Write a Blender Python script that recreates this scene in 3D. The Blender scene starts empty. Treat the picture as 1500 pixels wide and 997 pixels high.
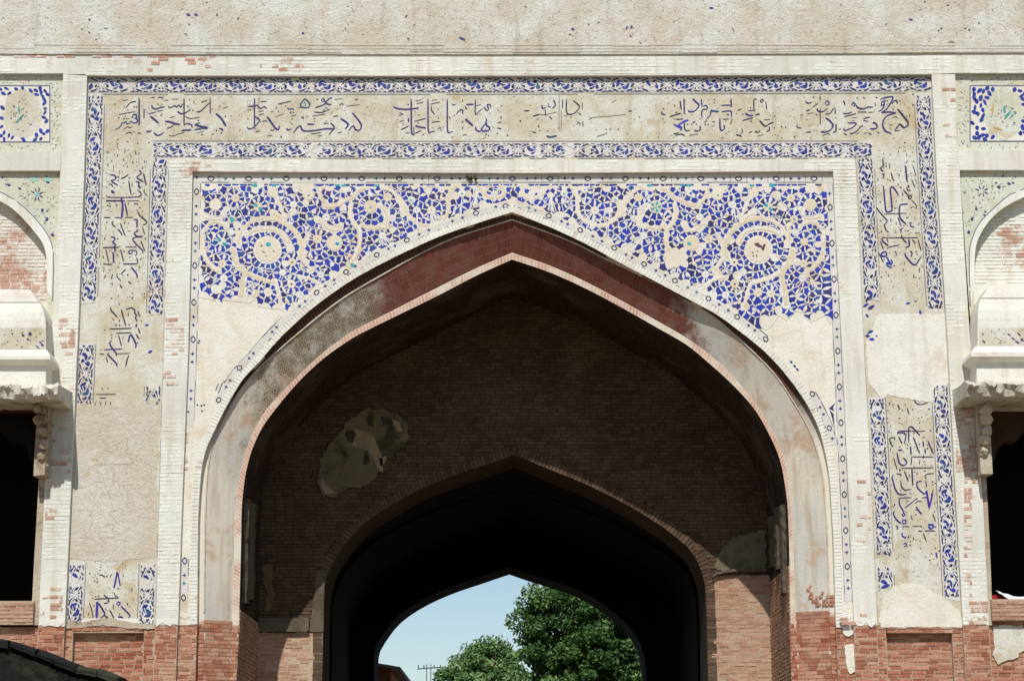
import bpy, math, random
import numpy as np
from mathutils import Vector, Matrix, noise as mnoise

R = random.Random(7)
NR = np.random.RandomState(11)
SC = bpy.context.scene
COL = SC.collection

# ------------------------------------------------------------------ camera
DIST, CAMZ, FPX = 24.0, 1.6, 3000.0
PITCH, ROLL = math.atan(0.2313), math.radians(0.12)
fw = Vector((0, math.cos(PITCH), math.sin(PITCH)))
rt0 = Vector((1, 0, 0)); up0 = Vector((0, -math.sin(PITCH), math.cos(PITCH)))
rt = rt0 * math.cos(ROLL) - up0 * math.sin(ROLL)
up = rt0 * math.sin(ROLL) + up0 * math.cos(ROLL)
cd = bpy.data.cameras.new('camera'); cam = bpy.data.objects.new('camera', cd); COL.objects.link(cam)
cd.sensor_width = 36.0; cd.lens = FPX / 1500 * 36; cd.clip_end = 3000; cd.clip_start = 0.1
m = Matrix((rt, up, -fw)).transposed().to_4x4(); m.translation = Vector((0, -DIST, CAMZ))
cam.matrix_world = m
SC.camera = cam

# ------------------------------------------------------------------ sky, sun, exposure
toward = Vector((-0.13, -1.0, 1.17)).normalized()
W = bpy.data.worlds.new('World'); SC.world = W; W.use_nodes = True
wn = W.node_tree; bg = wn.nodes['Background']
sky = wn.nodes.new('ShaderNodeTexSky'); sky.sky_type = 'NISHITA'; sky.sun_disc = False
sky.sun_elevation = math.asin(toward.z); sky.sun_rotation = math.atan2(toward.x, toward.y)
sky.air_density = 1.0; sky.dust_density = 0.35; sky.ozone_density = 2.0
wn.links.new(sky.outputs[0], bg.inputs[0]); bg.inputs[1].default_value = 0.10
sl = bpy.data.lights.new('sun', 'SUN'); sun = bpy.data.objects.new('sun', sl); COL.objects.link(sun)
sl.energy = 4.15; sl.angle = math.radians(0.5); sl.color = (1.0, 0.98, 0.94)
sun.rotation_mode = 'QUATERNION'; sun.rotation_quaternion = (-toward).to_track_quat('-Z', 'Y')
SC.view_settings.view_transform = 'Standard'; SC.view_settings.look = 'None'
SC.view_settings.exposure = 0.0; SC.view_settings.gamma = 1.0; SC.view_settings.use_curve_mapping = False

# ------------------------------------------------------------------ helpers
def P(px, py, y=0.0):
    """point of the plane at depth y that the survey of the photograph puts at (px, py)"""
    d = fw * FPX + rt * (px - 750) + up * (498.5 - py)
    t = (y + DIST) / d.y
    return (d.x * t, y, CAMZ + d.z * t)
def XZ(px, py, y=0.0):
    p = P(px, py, y); return (p[0], p[2])
def lin(c):
    return tuple(((v / 255) / 12.92 if v / 255 <= 0.04045 else ((v / 255 + 0.055) / 1.055) ** 2.4) for v in c[:3]) + (1,)

def tag(o, label=None, cat=None, group=None, kind=None):
    if label: o['label'] = label
    if cat: o['category'] = cat
    if group: o['group'] = group
    if kind: o['kind'] = kind
    return o
def empty(name, loc, label, cat, group=None):
    o = bpy.data.objects.new(name, None); COL.objects.link(o); o.location = loc
    return tag(o, label, cat, group)
def mk(name, vs, fs, mat, parent=None, uv=None, col=None, smooth=False, kind=None, label=None):
    me = bpy.data.meshes.new(name); me.from_pydata([tuple(v) for v in vs], [], fs)
    if uv is not None:
        l = me.uv_layers.new(name='UVMap')
        idx = np.empty(len(me.loops), dtype=np.int32); me.loops.foreach_get('vertex_index', idx)
        l.data.foreach_set('uv', np.asarray(uv, dtype=np.float32)[idx].ravel())
    if col is not None:                      # one colour number per face
        a = me.attributes.new('Col', 'FLOAT_COLOR', 'CORNER')
        tot = np.empty(len(me.polygons), dtype=np.int32); me.polygons.foreach_get('loop_total', tot)
        a.data.foreach_set('color', np.repeat(np.asarray(col, dtype=np.float32), tot, axis=0).ravel())
    if smooth: me.polygons.foreach_set('use_smooth', [True] * len(me.polygons))
    me.materials.append(mat); me.update()
    o = bpy.data.objects.new(name, me); COL.objects.link(o)
    if parent is not None: o.parent = parent; 
    if parent is not None and parent.type == 'EMPTY': o.matrix_parent_inverse = Matrix.Translation(-Vector(parent.location))
    return tag(o, label=label, kind=kind)

class MB:
    def __init__(s): s.v = []; s.f = []; s.c = []; s.u = []
    def add(s, vs, fs, c=(0, 0, 0, 1), uv=None):
        b = len(s.v); s.v += [tuple(p) for p in vs]; s.f += [tuple(i + b for i in f) for f in fs]; s.c += [c] * len(fs)
        s.u += list(uv) if uv is not None else [(0, 0)] * len(vs)
    def prism(s, poly, y0, y1, c=(0, 0, 0, 1), back=False):
        """poly: (x, z) outline; front face at y0 extruded straight back to y1"""
        n = len(poly)
        a = sum(poly[i][0] * poly[(i + 1) % n][1] - poly[(i + 1) % n][0] * poly[i][1] for i in range(n))
        if a < 0: poly = poly[::-1]
        vs = [(x, y0, z) for x, z in poly] + [(x, y1, z) for x, z in poly]
        fs = [tuple(range(n))] + [(i, i + n, (i + 1) % n + n, (i + 1) % n) for i in range(n)]
        if back: fs.append(tuple(range(2 * n - 1, n - 1, -1)))
        s.add(vs, fs, c)
    def box(s, x0, x1, y0, y1, z0, z1, c=(0, 0, 0, 1), j=0.0):
        r = lambda: R.uniform(-j, j) if j else 0
        vs = [(x + r(), y + r(), z + r()) for y in (y0, y1) for z in (z0, z1) for x in (x0, x1)]
        s.add(vs, [(0, 1, 3, 2), (5, 4, 6, 7), (4, 0, 2, 6), (1, 5, 7, 3), (2, 3, 7, 6), (4, 5, 1, 0)], c)
    def tube(s, a, b, r0, r1, n=8, c=(0, 0, 0, 1)):
        a = Vector(a); b = Vector(b); d = (b - a).normalized()
        q = d.orthogonal().normalized(); w = d.cross(q)
        vs = []
        for p, r in ((a, r0), (b, r1)):
            vs += [p + (q * math.cos(t) + w * math.sin(t)) * r for t in [2 * math.pi * k / n for k in range(n)]]
        s.add(vs, [(k, (k + 1) % n, (k + 1) % n + n, k + n) for k in range(n)] + [tuple(range(n - 1, -1, -1)), tuple(range(n, 2 * n))], c)
    def build(s, name, mat, parent=None, **k):
        if not s.v: return None
        return mk(name, s.v, s.f, mat, parent, uv=s.u, col=s.c, **k)

def lerp_pts(pts, y):
    """piecewise linear x(y)"""
    for (xa, ya), (xb, yb) in zip(pts, pts[1:]):
        if y <= yb: return xa + (xb - xa) * (y - ya) / (yb - ya)
    (xa, ya), (xb, yb) = pts[-2:]
    return xa + (xb - xa) * (y - ya) / (yb - ya)
def smooth_line(pts, step=8.0, keep_ends=True):
    """Catmull-Rom through pts, resampled"""
    out = []
    p = [np.array(q, float) for q in pts]
    p = [2 * p[0] - p[1]] + p + [2 * p[-1] - p[-2]]
    for i in range(1, len(p) - 2):
        L = np.linalg.norm(p[i + 1] - p[i]); n = max(1, int(round(L / step)))
        for k in range(n):
            t = k / n
            q = 0.5 * (2 * p[i] + (p[i + 1] - p[i - 1]) * t + (2 * p[i - 1] - 5 * p[i] + 4 * p[i + 1] - p[i + 2]) * t * t + (3 * p[i] - p[i - 1] - 3 * p[i + 1] + p[i + 2]) * t ** 3)
            out.append((float(q[0]), float(q[1])))
    out.append((float(p[-2][0]), float(p[-2][1])))
    return out
def nz(x, z, s=1.0, o=0.0):
    return mnoise.noise(Vector((x * s, o, z * s)))

# ------------------------------------------------------------------ materials
class NT:
    def __init__(s, name):
        s.m = bpy.data.materials.new(name); s.m.use_nodes = True; s.t = s.m.node_tree
        s.b = s.t.nodes['Principled BSDF']; s.tc = s.t.nodes.new('ShaderNodeTexCoord')
    def n(s, typ, **k):
        x = s.t.nodes.new(typ)
        for a, b in k.items():
            if a.startswith('i_'):
                x.inputs[a[2:].replace('_', ' ')].default_value = b
            else: setattr(x, a, b)
        return x
    def l(s, a, b): s.t.links.new(a, b)
    def map(s, scale=(1, 1, 1), loc=(0, 0, 0), out='Object'):
        mp = s.n('ShaderNodeMapping'); mp.inputs['Scale'].default_value = scale; mp.inputs['Location'].default_value = loc
        s.l(s.tc.outputs[out], mp.inputs[0]); return mp.outputs[0]
    def noise(s, scale, detail=4, rough=.55, vec=None, dist=0.0):
        x = s.n('ShaderNodeTexNoise'); x.inputs['Scale'].default_value = scale; x.inputs['Detail'].default_value = detail
        x.inputs['Roughness'].default_value = rough; x.inputs['Distortion'].default_value = dist
        s.l(vec if vec is not None else s.tc.outputs['Object'], x.inputs['Vector']); return x.outputs['Fac']
    def ramp(s, fac, a, b, c0=(0, 0, 0, 1), c1=(1, 1, 1, 1)):
        x = s.n('ShaderNodeValToRGB'); e = x.color_ramp.elements
        e[0].position = a; e[1].position = b; e[0].color = c0; e[1].color = c1
        s.l(fac, x.inputs[0]); return x.outputs[0]
    def mix(s, fac, a, b, mode='MIX'):
        x = s.n('ShaderNodeMix'); x.data_type = 'RGBA'; x.blend_type = mode
        for v, i in ((fac, 0), (a, 6), (b, 7)):
            if isinstance(v, (int, float)): x.inputs[i].default_value = v
            elif isinstance(v, tuple): x.inputs[i].default_value = v
            else: s.l(v, x.inputs[i])
        return x.outputs[2]
    def math(s, op, a, b=0.0):
        x = s.n('ShaderNodeMath'); x.operation = op
        for v, i in ((a, 0), (b, 1)):
            if isinstance(v, (int, float)): x.inputs[i].default_value = v
            else: s.l(v, x.inputs[i])
        return x.outputs[0]
    def col(s, c): s.l(c, s.b.inputs['Base Color']) if not isinstance(c, tuple) else setattr(s.b.inputs['Base Color'], 'default_value', c)
    def bump(s, h, dist, strength=1.0, prev=None):
        x = s.n('ShaderNodeBump'); x.inputs['Strength'].default_value = strength; x.inputs['Distance'].default_value = dist
        s.l(h, x.inputs['Height'])
        if prev is not None: s.l(prev, x.inputs['Normal'])
        s.l(x.outputs[0], s.b.inputs['Normal']); return x.outputs[0]
    def rough(s, r): s.b.inputs['Roughness'].default_value = r; s.b.inputs['Specular IOR Level'].default_value = 0.25

def plaster(name, base, alt, spot, dirt, rough_amt=0.006, spot_lo=.56, dirt_amt=.55, grain=.5, big_s=.9):
    t = NT(name); t.rough(.9)
    big = t.ramp(t.noise(big_s, 6, .65, dist=.4), .40, .60)
    c = t.mix(big, lin(base), lin(alt))
    c = t.mix(t.ramp(t.noise(2.3, 6, .62, dist=.6), spot_lo, spot_lo + .12), c, lin(spot))
    st = t.noise(1.0, 5, .65, vec=t.map((7, 7, .8)))
    c = t.mix(t.math('MULTIPLY', t.ramp(st, .55, .75), dirt_amt), c, lin(dirt), 'MIX')
    g = t.noise(38, 5, .7)
    c = t.mix(t.math('MULTIPLY', t.ramp(g, .52, .72), grain), c, lin([v * .72 for v in base]))
    pit = t.noise(75, 3, .6)
    c = t.mix(t.math('MULTIPLY', t.ramp(pit, .62, .7), .35), c, lin([v * .6 for v in base]))
    t.col(c)
    b = t.bump(t.noise(9, 7, .68), rough_amt * 2.2, .8)
    t.bump(g, rough_amt, .9, b)
    return t.m
M = {}
M['ground_plaster'] = plaster('weathered_inscription_plaster', (196, 185, 160), (210, 207, 193), (184, 164, 126), (164, 147, 120), spot_lo=.58, big_s=2.2)
M['upper_plaster'] = plaster('upper_wall_plaster', (200, 190, 170), (214, 212, 201), (206, 188, 170), (160, 148, 130), rough_amt=.012, spot_lo=.57, big_s=1.5)
M['smooth_plaster'] = plaster('smooth_repair_plaster', (220, 211, 192), (226, 221, 207), (214, 200, 178), (186, 170, 142), rough_amt=.006, grain=.32, big_s=1.6)
M['pale_plaster'] = plaster('pale_grey_repair_plaster', (220, 216, 202), (226, 222, 210), (214, 200, 186), (184, 174, 154), rough_amt=.006, grain=.35, big_s=1.8)
M['niche_spandrel'] = plaster('greenish_panel_plaster', (200, 196, 172), (208, 208, 192), (196, 178, 140), (160, 158, 140), rough_amt=.006)
M['inlay_ground'] = plaster('cream_inlay_ground', (214, 204, 186), (222, 217, 206), (206, 184, 150), (195, 178, 150), rough_amt=.002, grain=.15, dirt_amt=.2)
M['border_ground'] = plaster('white_border_inlay', (204, 198, 188), (212, 208, 200), (196, 182, 156), (180, 170, 152), rough_amt=.002, grain=.25, dirt_amt=.3)
M['patch_plaster'] = plaster('painted_plaster_patch', (104, 92, 66), (122, 110, 84), (70, 66, 42), (90, 60, 40), rough_amt=.004, grain=.3, spot_lo=.5)
M['grey_plaster'] = plaster('grey_reveal_plaster', (200, 186, 166), (194, 186, 172), (190, 164, 138), (172, 150, 124), rough_amt=.004, grain=.2)
M['bare_render'] = plaster('bare_weathered_render', (200, 188, 168), (208, 201, 186), (196, 178, 150), (174, 158, 134), rough_amt=.012, spot_lo=.6, dirt_amt=.35)
M['mossy_stone'] = plaster('dark_mossy_stone', (30, 30, 26), (22, 22, 19), (62, 60, 44), (12, 12, 10), rough_amt=.02)
M['mossy_cap'] = plaster('lighter_mossy_coping', (74, 72, 58), (56, 54, 42), (96, 92, 72), (30, 30, 24), rough_amt=.02)
M['rough_stone'] = plaster('crumbled_eave_stone', (226, 220, 204), (206, 198, 180), (140, 128, 106), (110, 100, 82), rough_amt=.02, spot_lo=.56, dirt_amt=.3)
M['stone'] = plaster('weathered_bracket_stone', (178, 160, 136), (196, 184, 162), (120, 96, 74), (96, 78, 60), rough_amt=.012)

def whitewash(name, white=(230, 228, 216), pink=(196, 150, 130), lo=.62, mortar=False):
    """lime wash over brick; worn away in patches where the brick shows"""
    t = NT(name); t.rough(.9)
    at = t.n('ShaderNodeAttribute', attribute_name='Col')
    sp = t.n('ShaderNodeSeparateColor'); t.l(at.outputs[0], sp.inputs[0])
    c = t.mix(t.ramp(t.noise(.8, 4, .6), .4, .62), lin(white), lin([v * .93 for v in white]))
    c = t.mix(t.math('MULTIPLY', sp.outputs[0], .4), c, lin((220, 214, 200)))
    st = t.noise(1.0, 5, .65, vec=t.map((9, 9, .9)))
    c = t.mix(t.math('MULTIPLY', t.ramp(st, .50, .78), .62), c, lin((184, 164, 132)))
    worn = t.math('ADD', t.noise(1.9, 9, .72), t.math('MULTIPLY', sp.outputs[0], .07))
    wm = t.ramp(worn, lo, lo + .08)
    brickc = t.mix(sp.outputs[0], lin(pink), lin((172, 122, 92)))
    c = t.mix(t.math('MULTIPLY', wm, .85), c, brickc if not mortar else lin((150, 128, 104)))
    g = t.noise(42, 5, .7)
    c = t.mix(t.math('MULTIPLY', t.ramp(g, .55, .75), .4), c, lin((176, 160, 134)))
    if mortar: c = t.mix(.10, c, lin((150, 130, 104)))
    t.col(c); b = t.bump(t.noise(14, 6, .65), .008, .8); t.bump(g, .004, .8, b)
    return t.m
M['white'] = whitewash('lime_washed_brick')
M['white_joint'] = whitewash('lime_washed_joint', (226, 224, 212), mortar=True)
M['white_worn'] = whitewash('worn_lime_washed_brick', (222, 206, 190), (192, 140, 120), lo=.50)

def bricks(name, a, b, c3, salt=.35, shade_black=None, salt_c=(205, 180, 158)):
    t = NT(name); t.rough(.92)
    at = t.n('ShaderNodeAttribute', attribute_name='Col'); sp = t.n('ShaderNodeSeparateColor'); t.l(at.outputs[0], sp.inputs[0])
    oi = t.n('ShaderNodeObjectInfo')
    r = t.math('FRACT', t.math('ADD', sp.outputs[0], oi.outputs['Random']))
    x = t.n('ShaderNodeValToRGB'); e = x.color_ramp.elements
    e[0].position = 0; e[0].color = lin(a); e[1].position = 1; e[1].color = lin(c3)
    k = e.new(.55); k.color = lin(b); t.l(r, x.inputs[0]); c = x.outputs[0]
    geo = t.n('ShaderNodeNewGeometry')
    nn = t.n('ShaderNodeTexNoise'); nn.inputs['Scale'].default_value = 1.6; nn.inputs['Detail'].default_value = 7; nn.inputs['Roughness'].default_value = .7
    t.l(geo.outputs['Position'], nn.inputs['Vector'])
    c = t.mix(t.math('MULTIPLY', t.ramp(nn.outputs['Fac'], .45, .7), salt), c, lin(salt_c))
    g = t.n('ShaderNodeTexNoise'); g.inputs['Scale'].default_value = 45; g.inputs['Detail'].default_value = 5
    t.l(geo.outputs['Position'], g.inputs['Vector'])
    c = t.mix(t.math('MULTIPLY', t.ramp(g.outputs['Fac'], .45, .75), .35), c, lin([v * .6 for v in a]))
    t.col(c); t.bump(g.outputs['Fac'], .006, .9)
    return t.m
M['brick'] = bricks('exposed_red_brick', (142, 80, 56), (172, 110, 82), (188, 144, 118), salt=.5, salt_c=(194, 170, 146))
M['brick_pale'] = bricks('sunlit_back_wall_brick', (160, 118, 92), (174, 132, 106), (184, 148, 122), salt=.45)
M['brick_dark'] = bricks('shade_toned_vault_brick', (72, 54, 42), (84, 65, 51), (98, 78, 61), salt=.5, salt_c=(118, 100, 78))  # dark copy of the back wall brick; recess shade is put into its colour
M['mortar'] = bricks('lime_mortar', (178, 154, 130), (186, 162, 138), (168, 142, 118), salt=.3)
M['mortar_dark'] = bricks('shade_toned_mortar', (62, 48, 37), (66, 52, 40), (58, 45, 34), salt=.4, salt_c=(98, 82, 64))  # recess shade put into the mortar colour as well
M['shade_black'] = bricks('shade_black_brick', (22, 16, 13), (26, 19, 15), (24, 18, 14), salt=0)  # passage and room darkness is put into this near-black brick colour
M['niche_brick'] = whitewash('pink_niche_brick', (222, 212, 198), (186, 132, 118), lo=.54)

def glaze(name, rough=.28, coat=False):
    t = NT(name); t.b.inputs['Roughness'].default_value = rough; t.b.inputs['Specular IOR Level'].default_value = .35
    at = t.n('ShaderNodeAttribute', attribute_name='Col')
    g = t.noise(60, 3, .6)
    c = t.mix(t.math('MULTIPLY', t.ramp(g, .52, .74), .35), at.outputs[0], lin((104, 102, 116)))
    t.col(c); t.bump(t.noise(30, 3, .6), .002, .5)
    return t.m
M['tile'] = glaze('glazed_blue_tile', .38)

def splay_mat():
    t = NT('splayed_reveal_brick_and_plaster'); t.rough(.9)
    uv = t.map((1, 1, 1), out='UV')
    br = t.n('ShaderNodeTexBrick'); t.l(uv, br.inputs['Vector'])
    br.inputs['Scale'].default_value = 1.0; br.inputs['Brick Width'].default_value = .046; br.inputs['Row Height'].default_value = .11
    br.inputs['Mortar Size'].default_value = .005; br.inputs['Mortar Smooth'].default_value = .4; br.offset = .5
    br.inputs['Color1'].default_value = lin((122, 66, 54)); br.inputs['Color2'].default_value = lin((100, 56, 46)); br.inputs['Mortar'].default_value = lin((128, 84, 70))
    sx = t.n('ShaderNodeSeparateXYZ'); t.l(t.tc.outputs['Object'], sx.inputs[0])
    ns = t.noise(3.0, 6, .7)
    x = t.math('ADD', sx.outputs[0], t.math('MULTIPLY', t.math('SUBTRACT', ns, .5), 1.7))
    xa, xb = P(548, 430)[0], P(1012, 480)[0]
    red = t.math('MULTIPLY', t.ramp(t.math('ADD', t.math('MULTIPLY', t.math('SUBTRACT', x, xa), 2.6), .5), 0, 1), t.ramp(t.math('ADD', t.math('MULTIPLY', t.math('SUBTRACT', xb, x), 2.6), .5), 0, 1))
    # brown bare brick: cross-hatched patches
    wv = t.n('ShaderNodeTexBrick'); mp = t.n('ShaderNodeMapping'); mp.inputs['Rotation'].default_value = (0, 0, .8)
    wn_ = t.n('ShaderNodeTexNoise'); wn_.inputs['Scale'].default_value = 14; t.l(uv, wn_.inputs['Vector']); va = t.n('ShaderNodeVectorMath', operation='MULTIPLY_ADD'); va.inputs[1].default_value = (.05, .05, 0); t.l(wn_.outputs['Color'], va.inputs[0]); t.l(uv, va.inputs[2]); t.l(va.outputs[0], mp.inputs[0]); t.l(mp.outputs[0], wv.inputs['Vector'])
    wv.inputs['Scale'].default_value = 1; wv.inputs['Brick Width'].default_value = .045; wv.inputs['Row Height'].default_value = .03; wv.inputs['Mortar Size'].default_value = .006
    wv.inputs['Color1'].default_value = lin((122, 100, 76)); wv.inputs['Color2'].default_value = lin((92, 72, 54)); wv.inputs['Mortar'].default_value = lin((160, 146, 120))
    plain = t.mix(t.ramp(t.noise(1.2, 5, .6), .4, .62), lin((206, 196, 178)), lin((192, 188, 178)))
    plain = t.mix(t.math('MULTIPLY', t.ramp(t.noise(1.0, 5, .65, vec=t.map((8, 8, .9))), .48, .72), .75), plain, lin((166, 148, 118)))
    xl0, xl1 = P(368, 500)[0], P(560, 430)[0]
    inl = t.math('MULTIPLY', t.ramp(t.math('ADD', t.math('MULTIPLY', t.math('SUBTRACT', x, xl0), 5), .5), 0, 1), t.ramp(t.math('ADD', t.math('MULTIPLY', t.math('SUBTRACT', xl1, x), 5), .5), 0, 1))
    bare = t.math('MULTIPLY', inl, t.math('MULTIPLY', t.ramp(t.noise(3.2, 7, .72), .40, .54), .9))
    pk = t.math('MULTIPLY', t.ramp(t.noise(1.9, 5, .7, vec=t.map((1, 1, 1), (3.3, 0, 1.1))), .55, .64), .7)
    c = t.mix(pk, plain, lin((182, 148, 116)))
    c = t.mix(bare, c, wv.outputs['Color'])
    stain = t.mix(t.ramp(t.noise(5, 5, .6), .45, .65), br.outputs['Color'], lin((124, 84, 72)))
    c = t.mix(red, c, stain)
    t.col(c)
    h = t.mix(t.math('MAXIMUM', red, bare), (.5, .5, .5, 1), t.mix(red, wv.outputs['Fac'], br.outputs['Fac']))
    inv = t.math('SUBTRACT', 1, h)
    b = t.bump(inv, .008, .8); t.bump(t.noise(30, 6, .7), .006, .8, b)
    return t.m
M['splay'] = splay_mat()
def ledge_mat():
    t = NT('arch_ledge_painted_shade_and_plaster'); t.rough(.9)
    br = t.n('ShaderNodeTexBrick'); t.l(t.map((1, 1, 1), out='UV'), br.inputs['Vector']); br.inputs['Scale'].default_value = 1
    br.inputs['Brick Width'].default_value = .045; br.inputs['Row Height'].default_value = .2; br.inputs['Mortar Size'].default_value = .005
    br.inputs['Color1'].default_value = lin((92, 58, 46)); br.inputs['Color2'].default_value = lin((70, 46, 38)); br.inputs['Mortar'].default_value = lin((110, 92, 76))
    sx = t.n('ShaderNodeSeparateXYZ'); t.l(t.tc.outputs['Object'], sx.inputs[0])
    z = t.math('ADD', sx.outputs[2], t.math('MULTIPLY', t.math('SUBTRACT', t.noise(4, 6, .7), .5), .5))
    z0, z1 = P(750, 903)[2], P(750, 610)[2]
    c = t.mix(t.ramp(t.math('ADD', t.math('MULTIPLY', t.math('SUBTRACT', z, z1), 1.5), .5), 0, 1), lin((214, 206, 188)), br.outputs['Color'])  # dark tone above the spring paints the step's shadow into the colour
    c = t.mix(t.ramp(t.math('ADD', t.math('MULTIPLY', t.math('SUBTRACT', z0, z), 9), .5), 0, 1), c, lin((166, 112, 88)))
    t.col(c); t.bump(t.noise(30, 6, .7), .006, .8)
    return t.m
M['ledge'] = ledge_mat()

def lip_mat():
    t = NT('arch_lip_rowlock_brick'); t.rough(.9)
    br = t.n('ShaderNodeTexBrick'); t.l(t.map((1, 1, 1), out='UV'), br.inputs['Vector']); br.inputs['Scale'].default_value = 1
    br.inputs['Brick Width'].default_value = .045; br.inputs['Row Height'].default_value = .3; br.inputs['Mortar Size'].default_value = .006
    br.inputs['Color1'].default_value = lin((196, 158, 138)); br.inputs['Color2'].default_value = lin((178, 136, 118)); br.inputs['Mortar'].default_value = lin((208, 190, 170))
    t.col(t.mix(t.ramp(t.noise(1.6, 6, .7), .45, .6), br.outputs['Color'], lin((206, 196, 178)))); t.bump(t.noise(30, 6, .7), .006, .8)
    return t.m
M['lip'] = lip_mat()
def leafy(name, dark, mid, light):
    t = NT(name); t.rough(.55)
    at = t.n('ShaderNodeAttribute', attribute_name='Col'); sp = t.n('ShaderNodeSeparateColor'); t.l(at.outputs[0], sp.inputs[0])
    x = t.n('ShaderNodeValToRGB'); e = x.color_ramp.elements; e[0].color = dark; e[1].color = light; k = e.new(.5); k.color = mid
    t.l(sp.outputs[0], x.inputs[0]); t.col(x.outputs[0]); t.b.inputs['Transmission Weight'].default_value = 0
    return t.m
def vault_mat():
    t = NT('shade_toned_vault_courses'); t.rough(.92)
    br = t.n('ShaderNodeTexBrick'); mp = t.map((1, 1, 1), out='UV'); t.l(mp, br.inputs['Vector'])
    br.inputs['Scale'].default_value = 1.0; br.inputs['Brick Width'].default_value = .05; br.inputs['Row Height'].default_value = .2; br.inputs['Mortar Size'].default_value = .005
    br.inputs['Color1'].default_value = lin((68, 50, 38)); br.inputs['Color2'].default_value = lin((54, 40, 31)); br.inputs['Mortar'].default_value = lin((38, 30, 25))  # recess shade is put into these brick and mortar colours
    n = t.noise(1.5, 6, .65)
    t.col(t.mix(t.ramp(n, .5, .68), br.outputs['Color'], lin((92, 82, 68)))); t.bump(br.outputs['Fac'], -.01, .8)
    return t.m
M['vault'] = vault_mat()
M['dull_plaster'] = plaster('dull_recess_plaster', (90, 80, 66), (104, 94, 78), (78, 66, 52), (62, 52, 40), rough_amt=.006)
M['leaf'] = leafy('dark_tree_leaves', (.018, .05, .014, 1), (.06, .125, .03, 1), (.16, .26, .07, 1))
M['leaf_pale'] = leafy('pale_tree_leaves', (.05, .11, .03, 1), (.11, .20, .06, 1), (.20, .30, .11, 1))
def flat(name, c, r=.8, var=.25):
    t = NT(name); t.rough(r); cc = lin(c)
    t.col(t.mix(t.ramp(t.noise(7, 5, .6), .35, .7), cc, tuple(v * (1 - var) for v in cc[:3]) + (1,))); t.bump(t.noise(25, 4, .6), .004, .6)
    return t.m
M['bark'] = flat('tree_bark', (96, 78, 62)); M['pole'] = flat('weathered_concrete_pole', (128, 128, 122)); M['iron'] = flat('galvanised_iron', (84, 88, 90))
M['cloth'] = flat('white_cloth', (226, 226, 226), var=.08); M['red_cloth'] = flat('red_cloth', (150, 26, 34)); M['nest'] = flat('dry_dark_mud', (64, 52, 30), var=.5)
M['cement'] = flat('grey_cement_slab', (176, 176, 168)); M['dust'] = flat('dusty_ground', (136, 120, 96), .95, .3); M['wood'] = flat('dark_red_lintel_wood', (96, 52, 42))
M['line'] = flat('dark_grey_tile_line', (74, 76, 92), .5)
# ------------------------------------------------------------------ survey of the facade (px, py of the photograph)
A_L = [(286, 1140), (287, 997), (289, 905), (290, 800), (291, 746), (295, 693), (301, 661), (315, 629), (331, 597), (355, 557), (379, 531), (403, 503), (430, 476), (465, 446), (510, 414), (550, 391), (590, 371), (643, 347), (697, 328), (750, 311)]
A_R = [(750, 311), (803, 332), (857, 357), (910, 386), (963, 414), (1017, 443), (1050, 461), (1083, 485), (1112, 508), (1127, 522), (1153, 551), (1180, 589), (1199, 627), (1209, 664), (1215, 701), (1218, 746), (1221, 800), (1224, 905), (1228, 997), (1232, 1140)]
B_L = [(296, 1140), (297, 997), (299, 905), (300, 800), (301, 746), (304, 693), (309, 661), (323, 626), (347, 579), (377, 541), (417, 505), (441, 485), (470, 461), (510, 432), (563, 401), (617, 371), (670, 347), (750, 322)]
B_R = [(750, 322), (830, 351), (883, 377), (937, 403), (990, 430), (1040, 460), (1075, 489), (1103, 515), (1137, 551), (1165, 593), (1187, 632), (1199, 668), (1206, 703), (1209, 746), (1212, 800), (1215, 905), (1219, 997), (1223, 1140)]
C_L = [(336, 1140), (337, 997), (340, 905), (343, 800), (345, 746), (349, 707), (357, 673), (368, 639), (390, 600), (430, 557), (470, 519), (510, 489), (537, 474), (590, 447), (643, 420), (697, 393), (750, 370)]
C_R = [(750, 370), (803, 388), (857, 412), (910, 440), (963, 470), (1006, 495), (1048, 526), (1082, 560), (1115, 602), (1141, 650), (1151, 682), (1157, 725), (1159, 746), (1162, 800), (1166, 905), (1169, 997), (1173, 1140)]
D_L = [(343, 1140), (345, 997), (350, 905), (353, 800), (354, 746), (357, 712), (362, 683), (372, 651), (390, 617), (430, 567), (470, 528), (510, 499), (537, 484), (590, 458), (643, 432), (697, 404), (750, 380)]
D_R = [(750, 380), (803, 398), (857, 422), (910, 450), (963, 480), (1006, 505), (1040, 533), (1075, 565), (1108, 603), (1134, 651), (1145, 683), (1152, 725), (1154, 746), (1156, 800), (1158, 905), (1161, 997), (1165, 1140)]
E_L = [(470, 1140), (472, 997), (473, 900), (475, 866), (479, 846), (489, 822), (510, 792), (537, 764), (577, 738), (617, 716), (670, 695), (723, 677), (753, 666)]
E_R = [(753, 666), (803, 687), (857, 709), (915, 738), (963, 767), (1001, 796), (1019, 818), (1030, 846), (1034, 880), (1037, 997), (1041, 1140)]
F_L = [(553, 1080), (554, 997), (555, 962), (560, 948), (571, 931), (585, 914), (607, 897), (638, 880), (672, 866), (708, 854), (746, 841)]
F_R = [(746, 841), (775, 851), (814, 863), (848, 876), (876, 892), (901, 911), (918, 928), (931, 948), (938, 970), (940, 997), (942, 1080)]
def prof(L, Rr, y, step=9):
    a = smooth_line(L, step); b = smooth_line(Rr, step)
    return [XZ(px, py, y) for px, py in a + b[1:]]
YA, YB, YC, YW, YE2, YF = 0.06, 0.145, 0.33, 2.2, 3.2, 13.0
pA = prof(A_L, A_R, YA); pB = prof(B_L, B_R, YB); pC = prof(C_L, C_R, YC); pD = prof(D_L, D_R, YC)
pE = prof(E_L, E_R, YW); pF = prof(F_L, F_R, YF)
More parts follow.
